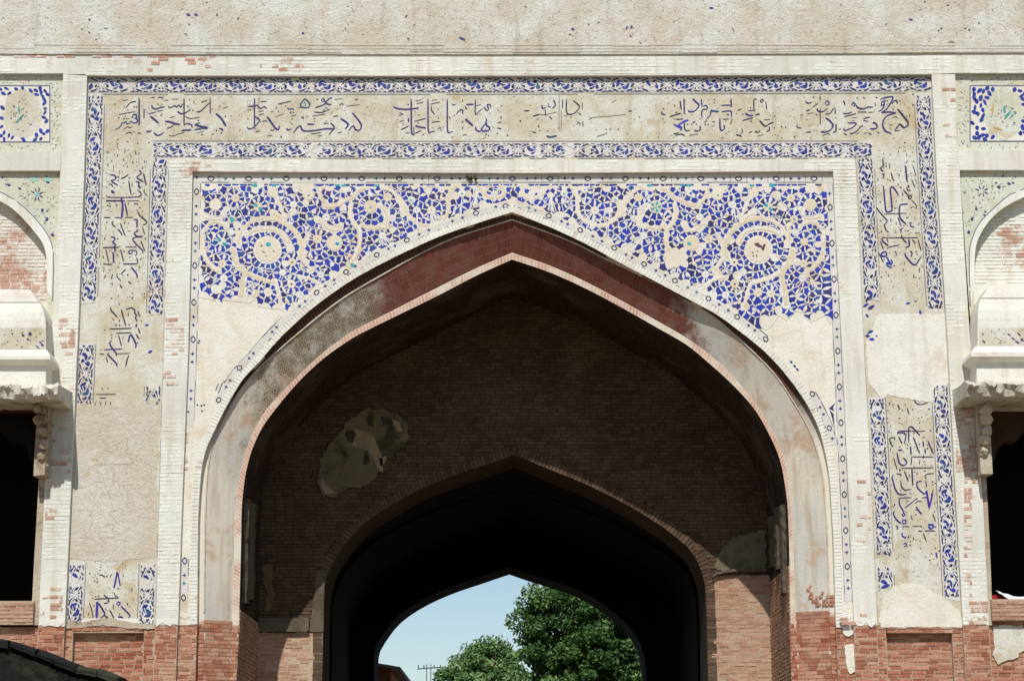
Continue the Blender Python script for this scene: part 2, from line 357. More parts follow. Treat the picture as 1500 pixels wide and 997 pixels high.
def resample(pts, n):
    p = np.array(pts); d = np.r_[0, np.cumsum(np.hypot(*np.diff(p, axis=0).T))]
    t = np.linspace(0, d[-1], n)
    return list(zip(np.interp(t, d, p[:, 0]), np.interp(t, d, p[:, 1])))
def half_resample(pts, n):
    k = max(range(len(pts)), key=lambda i: pts[i][1])
    return resample(pts[:k + 1], n) + resample(pts[k:], n)[1:]
def to_ground(pts):
    return [(pts[0][0], 0.0)] + list(pts) + [(pts[-1][0], 0.0)]
def loft(pa, ya, pb, yb, name, mat, parent, n=110, **k):
    a = half_resample(to_ground(pa), n); b = half_resample(to_ground(pb), n); N = len(a)
    vs = [(x, ya, z) for x, z in a] + [(x, yb, z) for x, z in b]
    fs = [(i, i + 1, i + 1 + N, i + N) for i in range(N - 1)]
    s = [0]
    for i in range(1, N): s.append(s[-1] + math.hypot(a[i][0] - a[i - 1][0], a[i][1] - a[i - 1][1]))
    w = [math.dist((a[i][0], ya, a[i][1]), (b[i][0], yb, b[i][1])) for i in range(N)]
    uv = [(q, 0) for q in s] + [(q, v) for q, v in zip(s, w)]
    return mk(name, vs, fs, mat, parent, uv=uv, **k)

# vertical lines of the facade
LN = {
 'L0': [(127.5, 110), (124, 240), (113.5, 506), (102.7, 746), (95, 915), (91, 1020)],     # outer edge of the inscription frame
 'L1': [(248, 235), (247, 255), (240, 506), (233, 746), (228, 915), (225, 1020)],          # inner white frame, outer edge
 'L2': [(282, 250), (281, 300), (276, 506), (266.5, 746), (261, 915), (257, 1020)],        # inner white frame, inner edge
 'R2': [(1220.5, 250), (1222, 300), (1232, 480), (1244, 746), (1251, 915), (1255, 1020)],
 'R1': [(1253, 235), (1254, 255), (1264, 480), (1278, 746), (1285, 915), (1289, 1020)],
 'R0': [(1365, 110), (1371, 240), (1387, 480), (1401, 746), (1411, 915), (1416, 1020)],
 'LP': [(92.5, 107), (90, 200), (89, 250), (86, 300), (78, 440), (70, 620), (66, 700), (58, 880), (52, 1020)],     # left pilaster outer edge
 'RP': [(1399, 107), (1402, 200), (1406, 250), (1410, 330), (1416, 440), (1432, 620), (1438, 700), (1447, 880), (1453, 1020)],
}
def lx(k, y): return lerp_pts(LN[k], y)
def vline(k, y0, y1, n=6):
    return [(lx(k, y0 + (y1 - y0) * i / n), y0 + (y1 - y0) * i / n) for i in range(n + 1)]
def W2(pts, y): return [XZ(a, b, y) for a, b in pts]
def top_y(x): return 110.8 + 1.2 * math.sin(math.pi * (x - 127) / 1237) - .0016 * (x - 127)    # the frame is not quite level

GB = 0.0
gate = empty('gateway', (0, 0.3, 0), 'monumental brick gateway with pointed arch, blue mosaic tile spandrels and Persian inscription frame', 'gateway')
ZTOP = 12.9
XL, XR = -10.5, 10.5
YB1 = 0.6                      # back of the front skin
BR = 915                       # where plaster ends and bare brick begins

def part_prism(name, poly, y0, mat, y1=YB1, parent=gate, **k):
    mb = MB(); mb.prism(poly, y0, y1); return mb.build(name, mat, parent, **k)
# --- upper wall above the string course
uw = [(XL, P(-60, 79, -.02)[2])] + [XZ(x, 79 + 1.5 * math.sin(math.pi * x / 1500) - .0012 * x, -.02) for x in range(0, 1501, 60)] + [(XR, P(1560, 78, -.02)[2]), (XR, ZTOP), (XL, ZTOP)]
# relief lines near its foot
upper = part_prism('upper_wall', uw, -.02, M['upper_plaster'])
mb = MB()
for yy, dy, pr in ((65, 2.2, .012), (70.5, 1.6, .009), (74.5, 2.6, .014)):
    for x0 in range(-50, 1550, 50):
        w = R.uniform(.6, 1.1); o = R.uniform(-.5, .5)
        if R.random() < .14: continue
        mb.prism(W2([(x0, yy + o), (x0 + 50, yy + o + R.uniform(-.3, .3)), (x0 + 50, yy + dy * w + o), (x0, yy + dy * w + o)], -.02), -.02 - pr * w * .5, -.019)
mb.build('string_moulding', M['upper_plaster'], gate, kind='stuff')

# --- white band and pilasters: one lattice at y = 0
yt = 80
mb = MB()
topband = [XZ(x, 78.5 + 1.5 * math.sin(math.pi * x / 1500) - .0012 * x) for x in range(-400, 1901, 100)]
mb.prism(topband[::-1] + W2([(x, 107.5) for x in (-400, 92.5)], 0) + W2([(92.5, 109), (127.5, top_y(127.5))], 0) + W2([(x, top_y(x)) for x in range(200, 1360, 80)], 0) + W2([(1365, top_y(1365)), (1399, 107), (1900, 105)], 0), 0, YB1)
mb.build('frieze_band', M['white_joint'], gate)
# --- outer pilasters
for nm, e0, e1 in (('L', 'LP', 'L0'), ('R', 'R0', 'RP')):
    p = vline(e0, 109, BR, 10) + vline(e1, 109, BR, 10)[::-1]
    part_prism('pilaster', W2(p, 0), 0.0, M['white_joint'])
# --- inner white frame (U upside down)
p = vline('L1', 234, BR, 10)[::-1] + vline('R1', 234, BR, 10) + vline('R2', 251, BR, 10)[::-1] + [(1220, 250.5), (750, 253.5), (283, 251)] + vline('L2', 252, BR, 10)
part_prism('inner_frame', W2(p, 0), 0.0, M['white_joint'])
# --- inscription frame at y = .04
YI = .066
p = vline('L0', 111, BR, 10)[::-1] + [(x, top_y(x)) for x in range(200, 1360, 80)] + vline('R0', 111, BR, 10) + vline('R1', 235, BR, 10)[::-1] + [(750, 234.5)] + vline('L1', 235, BR, 10)
insc = part_prism('inscription_frame', W2(p, YI), YI, M['ground_plaster'])
# --- spandrel wall at y = YA, cut by arch profile A
aL = [q for q in smooth_line(A_L, 9) if q[1] <= BR]; aR = [q for q in smooth_line(A_R, 9) if q[1] <= BR]
p = vline('L2', 250, BR, 10)[::-1] + [(750, 251)] + vline('R2', 250, BR, 10) + aR[::-1] + aL[::-1][1:]
span = part_prism('spandrel_wall', W2(p, YA), YA, M['smooth_plaster'], y1=.30)
# --- stepped and splayed arch
def flat_ring(pa, pb, y, name, mat, n=110, mod=0, zcut=None, parent=gate):
    a = half_resample(to_ground(pa), n); b = half_resample(to_ground(pb), n); N = len(a)
    vs = [(x, y, z) for x, z in a] + [(x, y, z) for x, z in b]
    s = [0]
    for i in range(1, N): s.append(s[-1] + math.hypot(a[i][0] - a[i - 1][0], a[i][1] - a[i - 1][1]))
    fs = [(i, i + 1, i + 1 + N, i + N) for i in range(N - 1)]
    return mk(name, vs, fs, mat, parent, uv=[(q, 0) for q in s] + [(q, .1) for q in s])
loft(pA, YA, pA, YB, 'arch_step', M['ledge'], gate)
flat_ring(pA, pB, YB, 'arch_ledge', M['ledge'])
loft(pB, YB, pC, YC, 'splayed_reveal', M['splay'], gate)
flat_ring(pC, pD, YC, 'arch_edge_strip', M['lip'])
# bead where ledge and splay meet
def sweep(pts, y, r, name, mat, parent=gate):
    mb = MB(); q = half_resample(pts, 140)
    vs = []; n = 6
    for i, (x, z) in enumerate(q):
        a = q[max(0, i - 1)]; b = q[min(len(q) - 1, i + 1)]
        t = Vector((b[0] - a[0], 0, b[1] - a[1])).normalized(); nn = Vector((-t.z, 0, t.x)); rr = r * R.uniform(.7, 1.15)
        vs += [Vector((x, y, z)) + (nn * math.cos(w) + Vector((0, 1, 0)) * math.sin(w)) * rr for w in [2 * math.pi * k / n for k in range(n)]]
    fs = [(i * n + k, i * n + (k + 1) % n, (i + 1) * n + (k + 1) % n, (i + 1) * n + k) for i in range(len(q) - 1) for k in range(n)]
    return mk(name, vs, fs, mat, parent)
sweep([p_ for p_ in pB if p_[1] > P(0, 905, YB)[2]], YB - .002, .011, 'arch_bead', M['grey_plaster'])

# --- iwan vault, back wall, passage, rear wall
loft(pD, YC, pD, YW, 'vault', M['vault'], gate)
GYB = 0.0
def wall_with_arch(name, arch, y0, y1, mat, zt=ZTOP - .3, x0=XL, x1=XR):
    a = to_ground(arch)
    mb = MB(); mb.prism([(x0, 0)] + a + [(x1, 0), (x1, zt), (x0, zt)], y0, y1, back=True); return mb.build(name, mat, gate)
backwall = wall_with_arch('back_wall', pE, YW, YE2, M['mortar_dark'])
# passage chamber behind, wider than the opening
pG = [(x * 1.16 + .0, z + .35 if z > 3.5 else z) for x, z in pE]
loft(pG, YE2, pG, YF - 1.2, 'passage_vault', M['shade_black'], gate)
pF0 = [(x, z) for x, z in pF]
wall_with_arch('rear_wall', pF0, YF - 1.2, YF, M['shade_black'])
mb = MB(); mb.box(XL, XR, -.02, YF, ZTOP - .3, ZTOP - .05); mb.build('roof', M['upper_plaster'], gate)
for s in (XL, XR):
    mb = MB(); mb.box(s - .25, s, 0, YF, 0, ZTOP - .3); mb.build('side_wall', M['brick'], gate)
for s in (-1, 1):
    mb = MB(); mb.box(min(s * 9.25, s * 10.56), max(s * 9.25, s * 10.56), -.035, .7, 0, ZTOP); mb.build('corner_pier', M['upper_plaster'], gate)
# rounded piers half way along the passage
for s in (-1, 1):
    mb = MB(); mb.box(s * 3.15 - .35, s * 3.15 + .35, 6.4, 8.2, 0, 6.2); mb.build('passage_pier', M['shade_black'], gate)
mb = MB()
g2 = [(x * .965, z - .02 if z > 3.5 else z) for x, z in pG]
loft(pG, 6.9, g2, 6.9, 'transverse_arch', M['shade_black'], gate)

# --- bare brick zone under BR: mortar backing in the same planes
def brick_back(xs, y0px, y1z, yp, name='lower_wall'):
    pass
def rng(ka, kb):
    """outline (px) of the strip between two vertical lines from BR down to 1140"""
    return [(lx(ka, BR) if isinstance(ka, str) else ka, BR), (lx(kb, BR) if isinstance(kb, str) else kb, BR)]
lower = []
def low(xa, xb, yp, ytop=BR, par=None):
    """mortar backing from px row ytop to the ground between photo columns xa, xb (given at row 950)"""
    (x0, z0) = XZ(xa, ytop, yp); x1 = XZ(xb, ytop, yp)[0]
    x0b = XZ(xa, 950, yp)[0]; x1b = XZ(xb, 950, yp)[0]
    lower.append((x0b, x1b, 0.0, z0, yp)); return (x0b, x1b, z0)
# (columns at row 950, plane, top row)
LOW = [(-420, 0, .06, 918), (0, 54, .06, 918), (54, 93, 0, BR), (93, 106, YI, BR), (106, 210, YI + .085, 926), (210, 226, YI, BR), (226, 259, 0, BR), (259, 287.5, YA, 908),
       (1226, 1252, YA, 905), (1252, 1286, 0, BR), (1286, 1299, YI, BR), (1299, 1396, YI + .085, 926), (1396, 1412.5, YI, BR), (1412.5, 1451, 0, BR), (1451, 1500, .06, 908), (1500, 1920, .06, 908)]
lw = MB(); lw2 = MB()
for xa, xb, yp, yt_ in LOW:
    x0b, x1b, z0 = low(xa, xb, yp, yt_)
    (lw if x0b < 0 else lw2).prism([(x0b, 0), (x1b, 0), (x1b, z0), (x0b, z0)], yp + .008, YB1)
lowL = lw.build('lower_wall', M['mortar'], gate); lowR = lw2.build('lower_wall', M['mortar'], gate)
# lintel strips over the two recessed panels
for xa, xb in ((106, 210), (1299, 1396)):
    a = XZ(xa, BR, YI); b = XZ(xb, 926, YI); lw = MB()
    lw.prism([(a[0], b[1]), (b[0], b[1]), (b[0], a[1]), (a[0], a[1])], YI + .004, YB1); lw.build('panel_lintel', M['mortar'], gate)

def inside_intervals(poly, z):
    xs = []
    n = len(poly)
    for i in range(n):
        (xa, za), (xb, zb) = poly[i], poly[(i + 1) % n]
        if (za <= z) != (zb <= z): xs.append(xa + (xb - xa) * (z - za) / (zb - za))
    xs.sort(); return list(zip(xs[::2], xs[1::2]))
H = .0462
def brick_list(poly, z0, z1, h=H, ln=.135, jl=.03, joint=.0065):
    out = []; k0 = int(math.floor(z0 / h)); k1 = int(math.ceil(z1 / h))
    for k in range(k0, k1):
        zc = (k + .5) * h
        if zc < z0 or zc > z1: continue
        for xa, xb in inside_intervals(poly, zc):
            x = xa - R.uniform(0, ln)
            while x < xb:
                w = ln + R.uniform(-jl, jl); a = max(x, xa); b = min(x + w - joint, xb)
                if b - a > .022: out.append((a, b, k * h + joint / 2, (k + 1) * h - joint / 2))
                x += w
    return out
def add_brick(mb, b, y, proud=.008, jit=.004, c=None):
    a, bb, z0, z1 = b; yf = y - proud - R.uniform(-jit, jit); e = .0022
    j = lambda: R.uniform(-.0018, .0018)
    vs = [(a + j(), y + .012, z0 + j()), (bb + j(), y + .012, z0 + j()), (bb + j(), y + .012, z1 + j()), (a + j(), y + .012, z1 + j()),
          (a + e, yf + j(), z0 + e + j()), (bb - e, yf + j(), z0 + e + j()), (bb - e, yf + j(), z1 - e + j()), (a + e, yf + j(), z1 - e + j())]
    mb.add(vs, [(4, 5, 6, 7), (0, 1, 5, 4), (1, 2, 6, 5), (2, 3, 7, 6), (3, 0, 4, 7)], c if c is not None else (R.random(), 0, 0, 1))

# individual bricks: those that show largest (nearest the lens, in the two recessed panels and the piers beside them)
variants = []
for k in range(8):
    t = MB(); L_ = .135 * (1 + .05 * (k - 3.5) / 3.5)
    add_brick(t, (-L_ / 2, L_ / 2, -H / 2 + .003, H / 2 - .003), 0, 0.006, 0.001, c=(k / 8, 0, 0, 1))
    me = bpy.data.meshes.new('brick'); me.from_pydata(t.v, [], t.f)
    at = me.attributes.new('Col', 'FLOAT_COLOR', 'CORNER'); at.data.foreach_set('color', [v for _ in range(len(me.loops)) for v in (k / 8, 0, 0, 1)])
    me.materials.append(M['brick']); me.update(); variants.append(me)
nb = [0]
rest = MB()
zlo = P(750, 1075)[2]
def row_fill(x0, x1, zt, yp, single):
    poly = [(x0, 0), (x1, 0), (x1, zt), (x0, zt)]
    for b in brick_list(poly, zlo, zt):
        full = abs((b[1] - b[0]) - .135) < .034
        px_vis = b[2] > P(750, 1000)[2]
        if single and full and px_vis and nb[0] < 300 and R.random() < .93:
            o = bpy.data.objects.new('brick', variants[R.randrange(8)]); COL.objects.link(o); o.parent = lowL if b[0] < 0 else lowR
            o.location = ((b[0] + b[1]) / 2, yp + R.uniform(-.003, .004), (b[2] + b[3]) / 2); o.scale = ((b[1] - b[0]) / .135, 1, 1)
            o.rotation_euler = (0, R.uniform(-.006, .006), R.uniform(-.012, .012)); nb[0] += 1
        else: add_brick(rest, b, yp, .006)
order = sorted(range(len(LOW)), key=lambda i: 0 if LOW[i][0] in (106, 1299) else 1)
for i in order:
    xa, xb, yp, yt_ = LOW[i]
    if xa < -100 or xb > 1600:
        xa = max(xa, -120); xb = min(xb, 1620)
    x0, x1, z0 = low(xa, xb, yp, yt_); row_fill(x0 + .004, x1 - .004, z0 - .003, yp + .008, LOW[i][0] in (106, 1299, 0, 1396, 1412.5, 54, 226, 1252, 1286))
for xa, xb in ((106, 210), (1299, 1396)):
    a = XZ(xa, BR, YI); b = XZ(xb, 926, YI)
    for q in brick_list([(a[0], b[1]), (b[0], b[1]), (b[0], a[1]), (a[0], a[1])], b[1], a[1]): add_brick(rest, q, YI + .004)
# bricks on the lower splay and jambs, laid over the loft
jamb = MB()
def strip_bricks(pa, ya, pb, yb, ztop, side, ln=.12):
    k0 = int(zlo / H)
    def at(pts, z, s):
        k = max(range(len(pts)), key=lambda i: pts[i][1]); seg = to_ground(pts); kk = k + 1
        part = seg[:kk + 1] if s < 0 else seg[kk:][::-1]
        for (xa, za), (xb, zb) in zip(part, part[1:]):
            if za <= z <= zb: return xa + (xb - xa) * (z - za) / (zb - za + 1e-9)
        return part[-1][0]
    k = k0
    while (k + 1) * H < ztop:
        z0, z1 = k * H + .003, (k + 1) * H - .003; zc = (z0 + z1) / 2
        A_ = Vector((at(pa, zc, side), ya, 0)); B_ = Vector((at(pb, zc, side), yb, 0)); d = B_ - A_; L_ = d.length; d.normalize()
        nrm = Vector((-d.y, d.x, 0)) if side > 0 else Vector((d.y, -d.x, 0))
        if nrm.y > 0: nrm = -nrm
        t_ = -R.uniform(0, ln)
        while t_ < L_:
            w = ln + R.uniform(-.02, .02); a = max(0, t_); b = min(L_, t_ + w - .006)
            if b - a > .02:
                pr = .009 + R.uniform(-.003, .004)
                q0, q1 = A_ + d * a, A_ + d * b
                vs = [(q0.x, q0.y, z0), (q1.x, q1.y, z0), (q1.x, q1.y, z1), (q0.x, q0.y, z1)]
                vf = [(v[0] + nrm.x * pr, v[1] + nrm.y * pr, v[2]) for v in vs]
                jamb.add(vs + vf, [(4, 5, 6, 7), (0, 1, 5, 4), (1, 2, 6, 5), (2, 3, 7, 6), (3, 0, 4, 7)], (R.random(), 0, 0, 1))
            t_ += w
        k += 1
for side, zz in ((-1, P(750, 902)[2]), (1, P(750, 888)[2])):
    strip_bricks(pB, YB, pC, YC, zz + R.uniform(-.02, .02), side)
    strip_bricks(pC, YC, pD, YC, P(750, 906)[2], side, ln=.1)
    strip_bricks(pA, YB, pB, YB, P(750, 906)[2], side, ln=.1)
# ragged transition of bricks creeping up under lost plaster, right jamb
for _ in range(34):
    px = R.uniform(1176, 1213); py = 890 - abs(R.gauss(0, 13))
    z = P(px, py, .15)[2]; z = round(z / H) * H
    t0 = (px - 1170) / 45; x, y_ = P(px, py, .29)[0], .30 - .185 * min(1, max(0, t0))
    jamb.box(x, x + R.uniform(.03, .075), y_ - .004, y_ + .02, z + .006, z + H - .006, (R.random(), 0, 0, 1))
jamb.build('jamb_brickwork', M['brick'], gate, kind='stuff')
rest.build('brickwork', M['brick'], gate, kind='stuff')

# --- whitewashed brick courses (low relief) over the white joints
wb = MB(); ww = MB()
def white_field(poly_px, y, worn=.0, thr=-.12, tgt=None, mbo=None):
    pol = W2(poly_px, y); zs = [q[1] for q in pol]
    for b in brick_list(pol, min(zs), max(zs), joint=.006):
        cx, cz = (b[0] + b[1]) / 2, (b[2] + b[3]) / 2
        v = nz(cx, cz, 1.1, 3.0) + .5 * nz(cx, cz, 3.1, 9.0) + R.uniform(-.12, .12)
        if v < thr:    # smooth plaster survives here
            continue
        add_brick(mbo or wb, b, y, .0014 + max(0, v) * .005, .0008)
    
for ya_, yb_ in ((109, BR),):
    for e0, e1 in (('LP', 'L0'), ('R0', 'RP')):
        white_field(vline(e0, ya_, yb_, 10) + vline(e1, ya_, yb_, 10)[::-1], 0, thr=.0)
white_field([(-120, 82), (1620, 80), (1620, 106), (1399, 107), (1365, 108), (750, 111), (127, 109.5), (92, 107), (-120, 107)], 0, thr=-.05)
white_field(vline('L1', 236, BR, 10) + vline('L2', 252, BR, 10)[::-1], 0, thr=-.02)
white_field(vline('R2', 252, BR, 10)[::-1] + vline('R1', 236, BR, 10), 0, thr=-.05) if False else white_field(vline('R2', 252, BR, 10) + vline('R1', 236, BR, 10)[::-1], 0, thr=.1)
white_field([(248, 235), (750, 235.5), (1253, 234), (1253, 249.5), (750, 252), (248, 250.5)], 0, thr=-.1)
# smooth lime wash skin where the courses are hidden: 3 mm sheets with ragged outlines
wb.build('whitewashed_brickwork', M['white'], gate, kind='stuff')

# rowlock edge of the arch, whitewashed
tr = MB()
def ring(pts, y, w0, w1, pitch, proud, mb, outward=1, zmin=-1, zmax=99, gap=.15, jit=.2, skip=0.0, ranges=None):
    L_ = sum(math.dist(a, b) for a, b in zip(pts, pts[1:])); n = int(L_ / pitch); q = resample(pts, n + 1)
    for i in range(n):
        (xa, za), (xb, zb) = q[i], q[i + 1]
        if not (zmin < za < zmax) or R.random() < skip: continue
        t = Vector((xb - xa, zb - za)).normalized(); nn = Vector((-t.y, t.x)) * outward
        a = Vector((xa, za)) + t * pitch * gap / 2; b = Vector((xb, zb)) - t * pitch * gap / 2
        e0 = w0 + R.uniform(-1, 1) * jit * .01; e1 = w1 + R.uniform(-1, 1) * jit * .03
        pr = proud * R.uniform(.5, 1.3)
        mb.prism([tuple(a + nn * e0), tuple(b + nn * e0), tuple(b + nn * e1), tuple(a + nn * e1)], y - pr, y + .01, (R.random(), 0, 0, 1))
ring(pA, YA, .003, .085, .042, .006, tr, 1, zmin=P(750, BR)[2])
tr.build('arch_rowlock', M['white'], gate, kind='stuff')
# voussoirs around the second arch
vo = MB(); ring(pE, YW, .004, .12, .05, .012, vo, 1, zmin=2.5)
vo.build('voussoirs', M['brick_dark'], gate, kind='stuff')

# --- back wall brick courses
bw = MB(); bwl = MB()
D2 = half_resample(pD, 60); E2 = half_resample(pE, 60)
def shr(pts, k): 
    cx = 0; return [(x * k, z) for x, z in pts]
poly = [(D2[0][0], zlo)] + D2 + [(D2[-1][0], zlo)] + [(E2[-1][0], zlo)] + E2[::-1] + [(E2[0][0], zlo)]
for b in brick_list(poly, zlo, 10, h=.0475):
    cx, cz = (b[0] + b[1]) / 2, (b[2] + b[3]) / 2
    # keep clear of the voussoirs
    if min((cx - x) ** 2 + (cz - z) ** 2 for x, z in E2) < .12 ** 2 and cz > 3: continue
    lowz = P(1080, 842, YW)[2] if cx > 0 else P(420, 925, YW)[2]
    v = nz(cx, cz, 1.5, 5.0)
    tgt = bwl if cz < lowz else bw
    add_brick(tgt, b, YW, .007, .004)
wn2 = MB()
for (xa, ya, xb, yb, yp_, dens) in ((1400, 596, 1431, 690, 0, .95), (1412, 690, 1424, 872, 0, .5), (1424, 690, 1434, 720, 0, .4), (74, 622, 104, 700, 0, .35), (86, 468, 110, 522, 0, .6), (92, 540, 108, 580, 0, .3), (242, 468, 270, 520, 0, .55), (238, 540, 262, 572, 0, .3), (20, 80.5, 112, 86, 0, .7), (130, 81, 215, 87, 0, .55), (216, 81, 330, 104, 0, .22), (380, 88, 440, 104, 0, .3), (1380, 120, 1400, 200, 0, .3), (66, 740, 92, 800, 0, .2), (62, 860, 92, 905, 0, .5), (66, 590, 80, 640, 0, .4), (1419, 880, 1447, 913, 0, .8), (1255, 700, 1276, 800, 0, .2), (1230, 895, 1282, 914, 0, .35), (263, 620, 275, 700, YA, .4)):
    q4 = [(xa, ya), (xb, ya), (xb, yb), (xa, yb)]; pol = W2(q4, yp_); zs = [q[1] for q in pol]
    for b in brick_list(pol, min(zs), max(zs), ln=.11):
        if R.random() < dens: add_brick(wn2, b, yp_, .0062, .001)
wn2.build('worn_brickwork', M['white_worn'], gate, kind='stuff')
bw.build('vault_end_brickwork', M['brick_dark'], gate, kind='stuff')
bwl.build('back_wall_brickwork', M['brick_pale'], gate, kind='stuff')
# lower pale backing behind the sunlit courses
zc_r = P(1080, 842, YW)[2]; zc_l = P(420, 925, YW)[2]
mb = MB(); mb.prism([(E2[-1][0] + .01, 0), (D2[-1][0], 0), (D2[-1][0], zc_r), (E2[-1][0] + .01, zc_r)], YW - .004, YW + .01); mb.build('back_wall_facing', M['mortar'], gate); mb = MB()
mb.prism([(D2[0][0], 0), (E2[0][0] - .01, 0), (E2[0][0] - .01, zc_l), (D2[0][0], zc_l)], YW - .004, YW + .01); mb.build('back_wall_facing', M['mortar'], gate)
# courses on the side walls of the recess
sw = MB()
for s, zt in ((-1, P(365, 905, 1.2)[2]), (1, P(1140, 840, 1.2)[2])):
    k = int(zlo / H)
    xk = (D2[0][0] if s < 0 else D2[-1][0])
    pts = D2[:60] if s < 0 else D2[-60:]
    while k * H < zt:
        z0 = k * H + .003; z1 = z0 + H - .006
        zc = (z0 + z1) / 2; xk = min(pts, key=lambda q: abs(q[1] - zc))[0]
        y_ = YC - R.uniform(0, .13)
        while y_ < YW:
            w = .135 + R.uniform(-.03, .03); a = max(YC + .004, y_); b = min(YW, y_ + w - .007)
            if b - a > .02: sw.box(min(xk, xk - s * .012), max(xk, xk - s * .012), a, b, z0, z1, (R.random(), 0, 0, 1), j=.002)
            y_ += w
        k += 1
sw.build('side_brickwork', M['brick_pale'], gate, kind='stuff')
# plaster remains in the recess
def blob(pts, y, th, name, mat, rough=1.5, n=5, parent=gate, **k):
    q = []
    for i in range(len(pts)):
        (xa, ya), (xb, yb) = pts[i], pts[(i + 1) % len(pts)]
        m_ = max(1, int(math.hypot(xb - xa, yb - ya) / n))
        for j in range(m_): q.append((xa + (xb - xa) * j / m_ + R.uniform(-rough, rough), ya + (yb - ya) * j / m_ + R.uniform(-rough, rough)))
    mb = MB(); mb.prism(W2(q, y), y - th, y + .01); return mb.build(name, mat, parent, **k)
patch = blob([(470, 672), (480, 655), (498, 632), (515, 612), (535, 600), (560, 598), (585, 608), (596, 622), (600, 642), (592, 655), (575, 668), (560, 682), (548, 700), (536, 712), (510, 716), (500, 722), (490, 730), (474, 726), (465, 705)], YW, .035, 'painted_plaster', M['patch_plaster'], 2.2, n=4, label='faded cream and olive painted plaster patch clinging to the dark vault brick')
mb = MB()
for cx, cy, rx, ry in ((514, 638, 8, 11), (543, 616, 7, 13), (566, 618, 9, 8), (577, 640, 9, 4), (536, 672, 5, 14), (562, 652, 4, 4), (590, 650, 4, 2), (572, 628, 3, 5)):
    mb.prism(W2([(cx + rx * math.cos(t) * R.uniform(.45, 1.25), cy + ry * math.sin(t) * R.uniform(.5, 1.2)) for t in [k * .5236 for k in range(12)]], YW), YW - .038, YW - .03)
mb.build('painted_leaf', flat('olive_black_paint', (72, 66, 44), var=.5), patch, kind='stuff')
mb = MB()
for pts in ([(505, 640), (520, 655), (540, 660), (556, 690), (562, 692), (560, 670), (548, 640), (532, 632), (520, 628)], [(570, 612), (585, 618), (590, 632), (584, 634), (575, 620)], [(472, 700), (480, 712), (492, 722), (478, 724), (470, 712)], [(556, 672), (566, 668), (566, 676), (558, 684)]):
    mb.prism(W2(pts, YW), YW - .0375, YW - .03)
mb.build('painted_stem', flat('cream_paint', (158, 138, 106), var=.4), patch, kind='stuff')
# greenish grey render above the ledge on the right, ledge mouldings, left cornice
blob([(1046, 832), (1052, 812), (1060, 800), (1072, 788), (1100, 780), (1121, 776), (1122, 836), (1080, 838), (1060, 838)], YW, .022, 'grey_render', flat('grey_green_render', (116, 106, 84), var=.4), 2)
mb = MB()
e = [(1043, 842), (1050, 838), (1062, 835), (1080, 833), (1122, 834)]
for (xa, ya), (xb, yb) in zip(e, e[1:]):
    a = XZ(xa, ya, YW); b = XZ(xb, yb, YW); mb.prism([a, b, (b[0], b[1] - .035), (a[0], a[1] - .035)], YW - .075, YW)
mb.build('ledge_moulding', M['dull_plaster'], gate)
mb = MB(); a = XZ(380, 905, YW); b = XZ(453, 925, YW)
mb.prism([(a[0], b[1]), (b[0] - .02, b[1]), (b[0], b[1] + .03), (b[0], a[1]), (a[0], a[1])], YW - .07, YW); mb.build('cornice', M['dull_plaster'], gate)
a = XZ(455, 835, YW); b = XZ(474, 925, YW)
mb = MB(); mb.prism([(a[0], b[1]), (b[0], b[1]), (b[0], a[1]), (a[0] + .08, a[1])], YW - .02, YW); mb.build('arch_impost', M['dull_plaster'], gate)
# pale plaster on both side walls of the recess (mouldings of the corner)
for px0, px1, y0_, y1_, s in ((359, 366, 733, 885, -1), (368, 373, 740, 880, -1), (1141, 1146, 745, 835, 1), (1130, 1136, 758, 832, 1), (1148, 1153, 742, 870, 1)):
    mb = MB(); yy = .75 if px0 in (359, 1148) else (1.25 if px0 in (368, 1141) else 1.8)
    z1_, z0_ = P(px0, y0_, yy)[2], P(px0, y1_, yy)[2]; x = XZ(px0, (y0_ + y1_) / 2, yy)[0]
    xx = D2[5][0] if s < 0 else D2[-6][0]
    n = 14; vs = []; wv = [(yy - .22, .0), (yy - .16, .05), (yy - .02, .06), (yy + .1, .035), (yy + .2, 0)]
    for i in range(n + 1):
        z = z0_ + (z1_ - z0_) * i / n; xs = min((D2[:60] if s < 0 else D2[-60:]), key=lambda q: abs(q[1] - z))[0]
        for (yy_, pr) in wv: vs.append((xs - s * (pr * R.uniform(.8, 1.1) + .004), yy_ + R.uniform(-.015, .015), z))
    k_ = len(wv); fs = [(i * k_ + j, i * k_ + j + 1, (i + 1) * k_ + j + 1, (i + 1) * k_ + j) for i in range(n) for j in range(k_ - 1)]
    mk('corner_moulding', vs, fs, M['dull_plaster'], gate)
# dull ochre stain of a broken niche on the left of the recess
blob([(385, 828), (400, 826), (399, 850), (402, 870), (396, 895), (389, 895), (392, 868), (386, 850)], YW, .02, 'niche_remnant', flat('ochre_plaster', (120, 96, 62), var=.4), 1)
# corbelled brick stub in the right corner
cb = MB()
for k in range(9):
    z = P(1140, 872, 1.9)[2] - k * H; w = .30 - .02 * k
    cb.box(D2[-1][0] - w * .95, D2[-1][0], YW - .14 - .03 * (8 - k), YW, z - H + .005, z, (R.random(), 0, 0, 1), j=.004)

